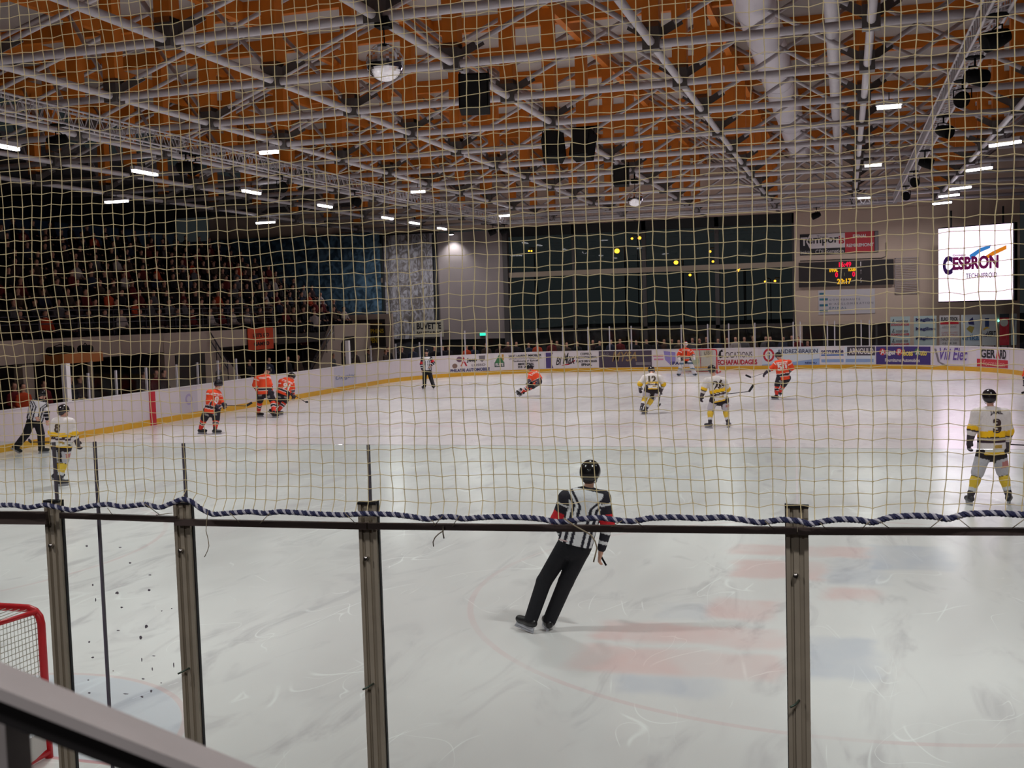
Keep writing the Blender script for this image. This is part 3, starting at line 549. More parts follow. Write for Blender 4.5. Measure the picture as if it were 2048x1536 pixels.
a, b_, c = wall_rect(717, 640, 772, 694, 56.86); flat_sign('cloth_banner', a, b_, c, ink(26, 24, 22), [('t', (.1, .5, .95, .66), ink(190, 160, 30), 'DAUPHINS', B2), ('t', (.3, .15, .7, .34), ink(190, 160, 30), 'OPEN', BW), ('r', (.1, .8, .9, .86), ink(170, 130, 50))], 'black banner with yellow lettering at the far end of the left stand', 'banner')

# ------------------------------------------------------------------ roof
GX = [-27.4 + 4 * k for k in range(9)]; GX = [round(x, 2) for x in GX]      # -27.4 ... 4.6
GX = [-27.5, -23.55, -19.6, -15.6, -11.6, -7.55, -3.5, .5, 4.5, 8.5]
GY_ = [5.95 + 3.86 * k for k in range(15)]
CZ, BZ = 8.5, 11.6
ce = MB(); ce.box((-30, -10, 12.03), (12, WY + .3, 12.6)); tag(ce.build('ceiling', PANEL), kind='structure')
c2 = MB(); c2.box((-43, -10, 10.3), (-29.5, WY + .3, 10.6)); 
for k in range(15): c2.box((-43, k * 4.5 - 2, 9.9), (-29.5, k * 4.5 - 1.8, 10.3))
tag(c2.build('ceiling', mat('low_ceiling', (84, 80, 84), .8)), kind='structure')
def truss():
    root = empty('roof_truss', (0, 0, CZ)); tag(root, 'grey tubular roof truss with timber posts spanning the rink', 'roof truss', 'roof trusses over the rink')
    b = MB(); b.tube([(GX[0] - 1, 0, CZ), (10, 0, CZ)], .082, 10); b.build('bottom_chord', STEEL, root)
    for x in GX[:-1]:
        MB().box((x - .16, -.16, CZ + .3), (x + .16, .16, BZ)).build('timber_post', TIMBER, root)
        q = MB()
        for dx in (1, -1): q.bar((x, 0, CZ + .12), (x + dx * .5, .4, CZ + .5), .07, .17, up=(0, 0, 1))
        q.box((x - .16, -.16, CZ - .12), (x + .16, .16, CZ + .4)); q.build('bracket', mat('bracket_steel', (78, 74, 72), .5), root)
        for dx in (1, -1): MB().tube([(x + dx * .38, .28, CZ + .44), (x + dx * 3.85, 3.4, BZ + .1)], .055, 8).build('strut', STEEL, root)
    return root
t0 = truss(); kids(t0)
def beam():
    root = MB().box((-29, -.1, BZ), (12, .1, BZ + .44)).build('timber_beam', TIMBER); tag(root, 'orange timber roof beam running across the hall', 'roof beam', 'orange cross beams'); return root
bm0 = beam()
for i, y in enumerate(GY_):
    t = t0 if i == 0 else copy_tree(t0); t.location = (0, y, CZ)
    b2 = bm0 if i == 0 else bm0.copy(); b2.location = (0, y + 1.93, 0)
    if i: COL.objects.link(b2)
for x in GX[:-1]:
    tag(MB().tube([(x, 0, CZ + .02), (x, 63.5, CZ + .02)], .082, 10).build('tie_tube', STEEL), 'grey steel tube running the length of the rink under the roof', 'steel tube', 'long roof tubes')
for i, x in enumerate(GX[:-1]):
    tag(MB().box((x - .09, -4, BZ - .12), (x + .09, WY, BZ + .42)).build('timber_beam', TIMBER), 'orange timber roof beam running the length of the hall', 'roof beam', 'orange long beams')
# round duct
du = empty('ventilation_duct', (-2.0, 30, 10.6)); tag(du, 'big round white air duct running the length of the hall under the roof', 'duct')
DCT = mat('duct_white', (198, 194, 200), .45, 0, .04)
MB().tube([(-2.0, y, 10.7) for y in np.linspace(2, 55, 40)], .5, 24).build('duct_pipe', DCT, du)
for k in range(18): y = 4 + 3 * k; MB().tube([(-2.0, y, 10.7), (-2.0, y + .06, 10.7)], .52, 24).build('duct_collar', DCT, du)
tag(MB().tube([(-.2, y, 9.4) for y in (10, 58)], .16, 16).build('pipe', STEEL), 'grey pipe running alongside the long roof tubes at the right', 'pipe')

# ceiling lamps
def lamp_proto(ln, ax, lab, grp):
    r = empty('ceiling_lamp', (0, 0, 0)); tag(r, lab, 'ceiling lamp', grp)
    hx, hy = (ln / 2, .06) if ax == 'x' else (.06, ln / 2)
    MB().box((-hx - .03, -hy - .03, -.01), (hx + .03, hy + .03, .1)).build('housing', STEEL, r); MB().box((-hx, -hy, -.09), (hx, hy, -.01)).build('tube', LAMP, r)
    MB().tube([(0, 0, .1), (0, 0, .3)], .012, 5).build('hanger', BLACK, r); kids(r); return r
LX = [(538, 304), (836, 383), (1009, 431), (1778, 213), (1746, 330), (1728, 395)]
LL = [(3, 292), (290, 345), (503, 384), (650, 412), (775, 436), (829, 446), (884, 457)]
LF = [(233, 403), (531, 445)]
LR = [(2010, 287), (1958, 338), (1920, 376), (1898, 391), (1884, 406)]
for lst, ln, ax, lab, grp in ((LX, .55, 'x', 'short glowing ceiling lamp hanging over the ice', 'short lamps over the ice'), (LL, 1.2, 'y', 'glowing strip lamp hanging over the left boards', 'lamps over the left boards'),
                          (LF, 1.0, 'x', 'long glowing strip lamp over the left stand', 'lamps over the left stand'), (LR, 1.0, 'y', 'glowing strip lamp in the row over the right boards', 'lamps over the right boards')):
    pr = None
    for px, py in lst:
        P = onz(px, py, RZ - .04); o = lamp_proto(ln, ax, lab, grp) if pr is None else copy_tree(pr)
        pr = pr or o; o.location = (P[0], P[1], RZ)
    if lst is LR:
        for o in [q for q in bpy.data.objects if q.get('group') == grp]: o.rotation_euler = (0, 0, .9)

# box trusses carrying the stage lights
def box_truss(p, q, label, h=.34, wd=.3, step=.36):
    p, q = np.asarray(p, float), np.asarray(q, float); d = nv(q - p); s = nv(np.cross(d, (0, 0, 1))); L = np.linalg.norm(q - p); root = empty('lighting_truss', tuple(p)); tag(root, label, 'lighting truss', 'lighting trusses')
    cs = [s * wd / 2, -s * wd / 2]; ups = [np.array([0, 0, h])]
    offs = [s * wd / 2, -s * wd / 2, s * wd / 2 + (0, 0, h), -s * wd / 2 + (0, 0, h)]
    for o in offs: MB().tube([p + o, q + o], .028, 6).build('chord', STEEL, root)
    b = MB(); n = int(L / step)
    for i in range(n):
        a, c = p + d * L * i / n, p + d * L * (i + 1) / n
        for lo_, hi_ in ((offs[0], offs[2]), (offs[1], offs[3])):
            b.tube([a + lo_, (a + c) / 2 + hi_, c + lo_], .012, 4)
        b.tube([a + offs[0], c + offs[1]], .012, 4); b.tube([a + offs[2], c + offs[3]], .012, 4)
    b.build('lacing', STEEL, root); return root
TZ = 7.85
box_truss((-16.4, 2, TZ), (-16.4, 53.3, TZ), 'long lattice lighting truss over the left half of the ice')
box_truss((2.3, 2, TZ), (2.3, 53.3, TZ), 'long lattice lighting truss over the right half of the ice')
box_truss((-16.4, 53.5, TZ), (2.3, 53.5, TZ), 'lattice lighting truss crossing in front of the far windows')
def stage_light(sz=.3):
    r = empty('stage_light', (0, 0, 0)); tag(r, 'black stage spotlight clamped under the lighting truss', 'spotlight', 'stage spotlights')
    b = MB(); b.tube([(0, 0, -.12), (0, 0, .03)], .02, 6); b.tube([(0, 0, .02), (0, 0, .045)], .17, 10); b.tube([(-.17, 0, -.32), (-.17, 0, -.14), (0, 0, -.12), (.17, 0, -.14), (.17, 0, -.32)], .015, 5); b.build('yoke', BLACK, r)
    b = MB(); b.tube([(0, .17, -.26), (0, .05, -.3), (0, -.2, -.38), (0, -.21, -.385)], [.1, .14, .16, .14], 14); b.build('can', BLACK, r); kids(r); return r
sl0 = None
for i, (x, px, py) in enumerate([(2.3, 1995, 108), (2.3, 1950, 152), (2.3, 1925, 190), (2.3, 1887, 258), (2.3, 1850, 325), (2.3, 1828, 357), (2.3, 1812, 393), (-16.4, 118, 275), (-16.4, 372, 325), (-16.4, 392, 347), (-16.4, 565, 372), (-16.4, 710, 400)]):
    P = onx(px, py, x); o = stage_light() if sl0 is None else copy_tree(sl0); sl0 = sl0 or o; o.location = (x, P[1], TZ - .06); o.rotation_euler = (0, 0, rng.uniform(-1.5, 1.5))
for px in (985, 1008, 1633): P = ony(px, 430, 53.5); o = copy_tree(sl0); o.location = (P[0], 53.5, TZ - .06)
# loudspeakers
def speaker(loc, w_, h_, d_, rz, tilt, label, n=1):
    r = empty('loudspeaker', loc, rz); tag(r, label, 'loudspeaker'); r.rotation_euler = (0, 0, 0)
    c, s = math.cos(rz), math.sin(rz)
    def T(x, y, z): 
        y2 = y * math.cos(tilt) - z * math.sin(tilt); z2 = y * math.sin(tilt) + z * math.cos(tilt)
        return np.array([loc[0] + x * c - y2 * s, loc[1] + x * s + y2 * c, loc[2] + z2])
    def bx(a, b, name, m):
        P = [T(*p) for p in ((a[0], a[1], a[2]), (b[0], a[1], a[2]), (b[0], b[1], a[2]), (a[0], b[1], a[2]), (a[0], a[1], b[2]), (b[0], a[1], b[2]), (b[0], b[1], b[2]), (a[0], b[1], b[2]))]
        MB().hexa(P).build(name, m, r)
    bx((-w_ / 2, -d_ / 2 + .02, -h_), (w_ / 2, d_ / 2, 0), 'cabinet', BLACK); bx((-w_ / 2 + .03, -d_ / 2, -h_ + .03), (w_ / 2 - .03, -d_ / 2 + .02, -.03), 'front_grille', mat('speaker_grille', (10, 10, 11), .8))
    b = MB(); b.tube([T(-w_ / 2 - .02, 0, -.1), (loc[0] - w_ / 2, loc[1], loc[2] + .14)], .015, 5); b.tube([T(w_ / 2 + .02, 0, -.1), (loc[0] + w_ / 2, loc[1], loc[2] + .14)], .015, 5)
    if n > 1: b.tube([(loc[0] - .4, loc[1], loc[2] + .14), (loc[0] + .4, loc[1], loc[2] + .14)], .025, 6)
    b.build('hanging_bracket', BLACK, r)
speaker((-7.45, 22.4, 8.42), .62, .72, .6, .25, -.1, 'black loudspeaker nearest the camera, hanging over centre ice')
speaker((-7.9, 30.6, 8.42), .55, .78, .5, .5, -.35, 'left one of the pair of tilted black loudspeakers over centre ice', 2)
speaker((-6.95, 30.6, 8.42), .55, .78, .5, -.25, -.35, 'right one of the pair of tilted black loudspeakers over centre ice', 2)
speaker((-7.45, 38.4, 8.4), .52, .68, .5, .1, -.1, 'farthest single black loudspeaker above the distant mirror ball')
speaker((2.55, 15.6, 8.1), .5, 1.2, .5, 0, 0, 'tall black loudspeaker hanging at the top right corner')
MIR = mat('mirror_tiles', (225, 225, 228), .08, 1.0)
for (px, py, x, r, lab) in ((770, 125, -7.4, .32, 'large silver mirror ball hanging near the top left'), (1270, 397, -7.4, .3, 'small distant silver mirror ball below the farthest loudspeaker')):
    P = onx(px, py, x); rt = empty('mirror_ball', tuple(P)); tag(rt, lab, 'mirror ball')
    b = MB(); b.ball(P, r, 0, 40, 26); b.sm = [False] * len(b.sm); b.build('ball', MIR, rt); MB().box(P + (-.12, -.12, r + .25), P + (.12, .12, r + .42)).build('motor', BLACK, rt)
    MB().tube([P + (0, 0, r - .02), P + (0, 0, r + .26)], .012, 5).build('hanging_rod', BLACK, rt)
    MB().tube([P + (0, 0, r + .42), (P[0], P[1], CZ - .06)], .03, 6).build('clamp', BLACK, rt)
#@@PART2
# ------------------------------------------------------------------ near glazing: posts, panes, rails
PX = [(-150, 33), (107, 33), (366, 36), (736, 38), (1594, 44), (2430, 44)]
PTOP = [1004, 1004, 1008, 1008, 1015, 1015]
YP = 4.0; pxs = []
for i, (px, wpx) in enumerate(PX):
    P = ony(px, 1030, YP - .05); ztop = ony(px, PTOP[i], YP - .05)[2]; x = P[0]; pxs.append(x)
    if i in (0, 5): ztop = 2.66
    r = empty('glazing_post', (x, YP, BT + .03)); pl = ('leftmost grey aluminium post of the near glazing, outside the frame', 'slim aluminium post of the near glazing, leftmost in view', 'slim aluminium post of the near glazing, second from the left', 'aluminium post of the near glazing left of the leaning linesman', 'wide aluminium post of the near glazing at the right', 'aluminium post of the near glazing beyond the right edge')[i]
    tag(r, pl, 'post'); hw = .038; b = MB()
    b.box((x - hw, YP - .05, BT + .03), (x + hw, YP - .03, ztop)); b.box((x - hw, YP - .062, BT + .03), (x - hw + .014, YP - .05, ztop)); b.box((x + hw - .014, YP - .062, BT + .03), (x + hw, YP - .05, ztop)); b.box((x - .012, YP - .058, BT + .03), (x + .006, YP - .05, ztop)); b.box((x - .016, YP - .03, BT + .03), (x + .016, YP - .004, ztop - .02))
    b.build('profile', ALU, r)
    sd = -1 if i >= 4 else 1; MB().box((x + sd * hw, YP - .046, BT + .03), (x + sd * (hw + .004), YP - .031, ztop + (.012 if i in (3, 4) else 0))).build('rubber_seal', RUB, r)
    MB().box((x - hw - .002, YP - .064, ztop), (x + hw + .002, YP - .028, ztop + .008)).build('end_cap', RUB, r)
    b = MB(); b.tube([(x - .006, YP - .055, 2.54), (x - .006, YP - .078, 2.54)], .009, 8); b.build('bolt', mat('bright_bolt', (200, 196, 190), .3, 1), r)
    if i in (2, 3, 4): z = ony(px, (1335, 1366, 1400)[i - 2], YP - .06)[2]; b = MB(); b.tube([(x + .0, YP - .06, z), (x - .012, YP - .09, z - .006), (x - .03, YP - .1, z - .014)], .004, 6); b.build('locking_pin', mat('pin_green', (84, 100, 88), .4, .6), r)
ZT = 2.985
def npane(x0, x1, lab, g='near glass panes'):
    o = MB().box((x0, YP - .028, BT + .03), (x1, YP - .016, ZT)).build('glass_pane', PANE); tag(o, lab, 'glass pane'); return o
xj = ony(204, 1030, YP)[0]
npane(pxs[0] + .02, pxs[1] - .003, 'clear near glass pane in front of the red goal, at the left edge')
gp = npane(pxs[1] + .003, xj - .003, 'clear near glass pane between the leftmost post and the thin black joint')
gq = npane(xj + .003, pxs[2] - .003, 'clear near glass pane covered in black puck marks')
npane(pxs[2] + .003, pxs[3] - .003, 'clear near glass pane between the second and third posts'); npane(pxs[3] + .003, pxs[4] - .003, 'wide clear near glass pane in front of the leaning linesman'); npane(pxs[4] + .003, pxs[5], 'wide clear near glass pane right of the wide post')
for i, (x, z0, lab) in enumerate([(xj, BT + .03, 'thin black joint strip running down between two near panes'), (pxs[1] - .0, 2.6, 'short black rod rising above the leftmost near post'), (pxs[2] - .0, 2.6, 'short black rod rising above the second near post'), (pxs[3] - .0, 2.6, 'short black rod rising above the third near post')]):
    tag(MB().box((x - .0045, YP - .029, z0), (x + .0045, YP - .015, ZT + (.0 if i else .004))).build('joint_strip', mat('joint_grey', (92, 86, 98), .5)), lab, 'joint strip')
# puck marks on the pane
pm = MB(); PMK = mat('puck_rubber_mark', (104, 98, 106), .9)
for px, py, sx, sy in [(234, 1186, 8, 5), (292, 1253, 6, 7), (281, 1275, 6, 7), (185, 1170, 3, 4), (300, 1150, 6, 2), (298, 1180, 5, 4), (178, 1284, 4, 4), (185, 1315, 5, 3), (212, 1338, 3, 2), (226, 1342, 2, 2), (176, 1360, 4, 2), (286, 1358, 5, 3), (178, 1386, 5, 3), (302, 1382, 5, 6), (284, 1394, 6, 3), (252, 1388, 12, 1.5), (307, 1312, 8, 1.5), (283, 1320, 1.5, 8), (347, 1330, 1.5, 10), (304, 1338, 1.5, 6), (236, 1261, 7, 1.5), (365, 1430, 5, 3), (322, 1366, 3, 1.5), (243, 1215, 5, 3), (323, 1222, 2, 2), (343, 1217, 2, 2), (173, 1092, 5, 3), (240, 1095, 6, 2), (260, 1126, 5, 3), (191, 1200, 2, 6)]:
    if abs(px - 366) < 19 or abs(px - 204) < 5: continue
    c = ony(px, py, YP - .0325); k = 9; s = .0013; rr = rng.uniform(.6, 1.1, k); a0 = rng.uniform(0, 6)
    vs = [c + (math.cos(a0 + t * 2 * math.pi / k) * sx * s * rr[t], 0, math.sin(a0 + t * 2 * math.pi / k) * sy * s * rr[t]) for t in range(k)]; vs += [v + (0, .003, 0) for v in vs]
    pm.add(vs, [tuple(range(k)), tuple(range(k, 2 * k))[::-1]] + [(t, (t + 1) % k, k + (t + 1) % k, k + t) for t in range(k)])
pmo = pm.build('puck_mark', PMK, gq); pmo['label'] = 'black puck marks'; pmo['kind'] = 'stuff'
# rails
RAIL = mat('rail_bronze', (92, 80, 76), .4, .35, .1, 5)
for i, (x0, y0, y0b, x1, y1, y1b, lab) in enumerate([(-150, 1022, 1046, 94, 1024, 1048, 'thick dark rail at the left edge, left of the first near post'), (122, 1025, 1036, 352, 1033, 1044, 'thin dark rail between the first and second near posts'), (352, 1038, 1050, 735, 1046, 1058, 'dark rail between the second and third near posts'), (738, 1046, 1058, 1594, 1054, 1068, 'long dark rail crossing in front of the linesman'), (1596, 1055, 1069, 2430, 1056, 1071, 'long dark rail right of the wide near post')]):
    yy = YP - .085; a, b_ = ony(x0, (y0 + y0b) / 2, yy), ony(x1, (y1 + y1b) / 2, yy); hgt = ony(x0, y0, yy)[2] - ony(x0, y0b, yy)[2]
    tag(MB().bar(a, b_, .022, hgt).build('cross_rail', RAIL), lab, 'rail')
for x_, lab in ((-5.62, 'grey aluminium post of the near glazing, far outside the left edge'), (2.68, 'grey aluminium post of the near glazing, far outside the right edge')):
    b = MB(); b.box((x_ - .038, YP - .05, 0), (x_ + .038, YP - .03, 2.66)); b.box((x_ - .016, YP - .03, 0), (x_ + .016, YP - .004, 2.64)); tag(b.build('glazing_post', ALU), lab, 'post')
za, zb_ = ony(-150, 1034, YP - .085)[2], ony(2430, 1063, YP - .085)[2]
tag(MB().bar((-6.3, YP - .085, za), (ony(-150, 1034, YP - .085)[0] - .01, YP - .085, za), .022, .05).build('cross_rail', RAIL), 'dark rail of the near glazing outside the left edge', 'rail')
tag(MB().bar((ony(2430, 1063, YP - .085)[0] + .01, YP - .085, zb_), (2.75, YP - .085, zb_), .022, .025).build('cross_rail', RAIL), 'dark rail of the near glazing outside the right edge', 'rail')
npane(-5.6, pxs[0] - .02, 'clear near glass pane outside the left edge'); npane(pxs[5] + .005, 2.66, 'clear near glass pane outside the right edge')
# rope and net
YN = 3.885
RP = [(-150, 1012), (0, 1010), (30, 1010), (55, 1016), (90, 1009), (145, 1021), (180, 1012), (215, 1008), (245, 1014), (290, 1008), (320, 1016), (345, 1006), (365, 997), (385, 1003), (400, 1017), (425, 1029), (460, 1026), (500, 1023), (530, 1027), (560, 1023), (640, 1028), (690, 1030), (727, 1027), (790, 1029), (830, 1034), (855, 1039), (880, 1034), (905, 1033), (925, 1038), (960, 1035), (1000, 1033), (1050, 1035), (1085, 1038), (1110, 1044), (1135, 1043), (1160, 1038), (1200, 1035), (1240, 1041), (1265, 1043), (1300, 1036), (1350, 1034), (1400, 1037), (1450, 1034), (1500, 1042), (1520, 1046), (1560, 1039), (1600, 1042), (1620, 1049), (1650, 1042), (1680, 1038), (1720, 1040), (1745, 1046), (1780, 1034), (1830, 1031), (1870, 1033), (1895, 1039), (1930, 1028), (1990, 1026), (2048, 1030), (2200, 1035)]
rp = np.array([ony(a, b_, YN - .02) for a, b_ in RP])
_ex = lambda x_, z_: [x_, YN - .02, z_]
rp = np.concatenate([[_ex(-6.3, rp[0][2]), _ex(-5.8, rp[0][2] + .02), _ex(-5.3, rp[0][2] - .01), _ex(-4.9, rp[0][2] + .01)], rp, [_ex(1.3, rp[-1][2] - .02), _ex(1.8, rp[-1][2] + .01), _ex(2.2, rp[-1][2] - .02), _ex(2.8, rp[-1][2])]])
def rope_z(x): return np.interp(x, rp[:, 0], rp[:, 2])
xs = np.arange(-6.25, 2.72, .0022); z_ = rope_z(xs); ker = np.hanning(25); ker /= ker.sum(); z_ = np.convolve(np.pad(z_, 12, 'edge'), ker, 'valid'); RZX, RZZ = xs, z_
rb = MB(); pitch = .036
for k in range(3):
    ph = 2 * math.pi * k / 3; xx = xs[::2]; zz = z_[::2]; a = 2 * math.pi * xx / pitch + ph
    rb.tube([(x, YN - .02 + .0055 * math.cos(t), z + .0055 * math.sin(t)) for x, z, t in zip(xx, zz, a)], .0062, 5, m=0 if k < 2 else 1)
rope = rb.build('rope', [mat('navy_rope', (44, 48, 84), .7), mat('white_rope', (196, 196, 206), .7)]); tag(rope, 'twisted navy and white rope along the bottom edge of the safety net', 'rope')
CELL = .0485; nx = int(8.9 / CELL); nz = 72; x0n = -4.62 - 33 * CELL
gi, gj = np.meshgrid(np.arange(nx + 1), np.arange(nz + 1), indexing='ij')
def snoise(n, m, sm, amp):
    a = rng.randn(n + 40, m + 40); k = np.hanning(sm); k /= k.sum()
    a = np.apply_along_axis(lambda v: np.convolve(v, k, 'same'), 0, a); a = np.apply_along_axis(lambda v: np.convolve(v, k, 'same'), 1, a); a = a[20:20 + n, 20:20 + m]; return a / a.std() * amp
NX = x0n + gi * CELL + snoise(nx + 1, nz + 1, 9, .0026) + rng.randn(nx + 1, nz + 1) * .0012
zb = 2.735; NZ = zb + gj * CELL + snoise(nx + 1, nz + 1, 11, .004) + rng.randn(nx + 1, nz + 1) * .0018 + .004 * (gi % 2)
# the middle sags to the right near the bottom, cells lean
NX = NX - .03 * np.exp(-gj / 5.0) * np.sin(NX * 2.2)
NZ = NZ + (np.interp(NX, RZX, RZZ) - zb) * np.exp(-gj / 1.6) * (gj < 9)
NY = YN + snoise(nx + 1, nz + 1, 15, .012); NY = np.where(gj == 0, YN - .02, NY)
V = np.stack([NX, NY, NZ], -1)
def cords(A, B, r):
    A, B = A.reshape(-1, 3), B.reshape(-1, 3); d = B - A; d /= np.linalg.norm(d, axis=1, keepdims=True); s = np.cross(d, [0, 1, 0.]); s /= np.linalg.norm(s, axis=1, keepdims=True); t = np.cross(s, d); vs = []
    for e in (A, B):
        for k in range(5): q = 2 * math.pi * k / 5; vs.append(e + r * (s * math.cos(q) + t * math.sin(q)))
    vs = np.stack(vs, 1); n = len(A); base = (np.arange(n) * 10)[:, None, None]; f = np.array([[k, (k + 1) % 5, 5 + (k + 1) % 5, 5 + k] for k in range(5)])[None] + base
    return vs.reshape(-1, 3), f.reshape(-1, 4)
va, fa = cords(V[:, :-1], V[:, 1:], .0017); vb, fb = cords(V[:-1, 1:], V[1:, 1:], .00135); kn = V[:, 1:].reshape(-1, 3)
o8 = np.array([(1, 0, 0), (0, 1, 0), (-1, 0, 0), (0, -1, 0), (0, 0, 1), (0, 0, -1)]) * np.array([.0036, .0036, .0046]); kv = (kn[:, None] + o8[None]).reshape(-1, 3)
kf = (np.array([(0, 1, 4), (1, 2, 4), (2, 3, 4), (3, 0, 4), (1, 0, 5), (2, 1, 5), (3, 2, 5), (0, 3, 5)])[None] + (np.arange(len(kn)) * 6)[:, None, None]).reshape(-1, 3)
me = bpy.data.meshes.new('safety_net'); me.from_pydata(np.concatenate([va, vb, kv]).tolist(), [], fa.tolist() + (fb + len(va)).tolist() + (kf + len(va) + len(vb)).tolist())
me.materials.append(mat('net_cord', (232, 216, 166), .75)); me.update(); net = bpy.data.objects.new('safety_net', me); COL.objects.link(net); tag(net, 'large square-mesh beige safety net hanging above the near glass', 'net')
# lacing between the rope and the rails, loose ends
lc = MB(); CORD = mat('lacing_cord', (150, 138, 112), .7)
LZ = [(690, 1030, 712, 1046), (885, 1036, 868, 1050), (864, 1044, 870, 1048), (918, 1036, 905, 1050), (215, 1020, 225, 1028), (290, 1012, 320, 1028), (345, 1030, 312, 1028), (540, 1030, 520, 1045), (460, 1030, 480, 1044), (1530, 1046, 1545, 1054), (1640, 1049, 1650, 1054), (1740, 1046, 1725, 1054), (1760, 1047, 1778, 1054), (1885, 1040, 1860, 1054), (1915, 1040, 1940, 1054), (2048, 1043, 2025, 1054), (1245, 1045, 1222, 1052), (1270, 1043, 1283, 1050)]
for a, b_, c, d in LZ: lc.tube([ony(a, b_ - 4, YN - .03), ony((a + c) / 2, (b_ + d) / 2 - 1, YN - .035), ony(c, d + 2, YP - .1)], .0016, 5)
tag(lc.build('lacing_cord', CORD), 'thin beige cord lacing the rope to the rails', 'cord', kind='stuff')
b = MB(); b.tube([ony(*q, YN - .04) for q in [(1127, 1036), (1150, 1052), (1172, 1064), (1182, 1070), (1190, 1082), (1194, 1096), (1190, 1112), (1187, 1124)]], .0028, 6); tag(b.build('loose_cord', CORD), 'loose pale cord end hanging over the linesman from the rope', 'cord')
b = MB(); b.tube([ony(*q, YN - .04) for q in [(416, 1022), (413, 1045), (412, 1062), (416, 1078), (418, 1092), (414, 1104), (409, 1114)]], .0018, 6); tag(b.build('loose_cord', CORD), 'loose pale cord end hanging right of the second near post', 'cord')
b = MB(); TIE = mat('tie_brown', (96, 84, 68), .5); b.tube([ony(*q, YP - .11) for q in [(886, 1062), (877, 1068), (870, 1075), (866, 1084), (867, 1093)]], .0022, 6); b.tube([ony(*q, YP - .11) for q in [(886, 1052), (886, 1066), (888, 1077)]], .0028, 6); tag(b.build('cable_tie', TIE), 'curled brown cable tie hanging from the long rail', 'cable tie')

# foreground handrail
hr = empty('handrail', tuple(atd(35, 1500, .8) - np.array([0, 0, .7]))); tag(hr, 'grey metal handrail crossing the bottom left corner, out of focus', 'handrail')
ha, hb_ = atd(-160, 1296, .80), atd(760, 1668, .98); hd = nv(hb_ - ha); hs_ = nv(np.cross(hd, (0, 0, 1))); hu = np.cross(hs_, hd)
HG = mat('handrail_grey', (180, 174, 172), .6, .2, .12, 12)
b = MB(); b.obox((ha + hb_) / 2, (hb_ - ha) / 2, hs_ * .040, hu * .004); b.build('rail_plate', HG, hr)
b = MB(); b.obox((ha + hb_) / 2 - hu * .0115, (hb_ - ha) / 2, hs_ * .036, hu * .0075); b.build('shaded_side', mat('rail_shade', (16, 13, 14), .7), hr)  # rail's shaded lower side, painted black as a bar of its own
pc = atd(24, 1476, .86); b = MB(); b.box((pc[0] - .013, pc[1] - .013, 2.6), (pc[0] + .006, pc[1] + .013, pc[2] + .02)); b.build('post', HG, hr)

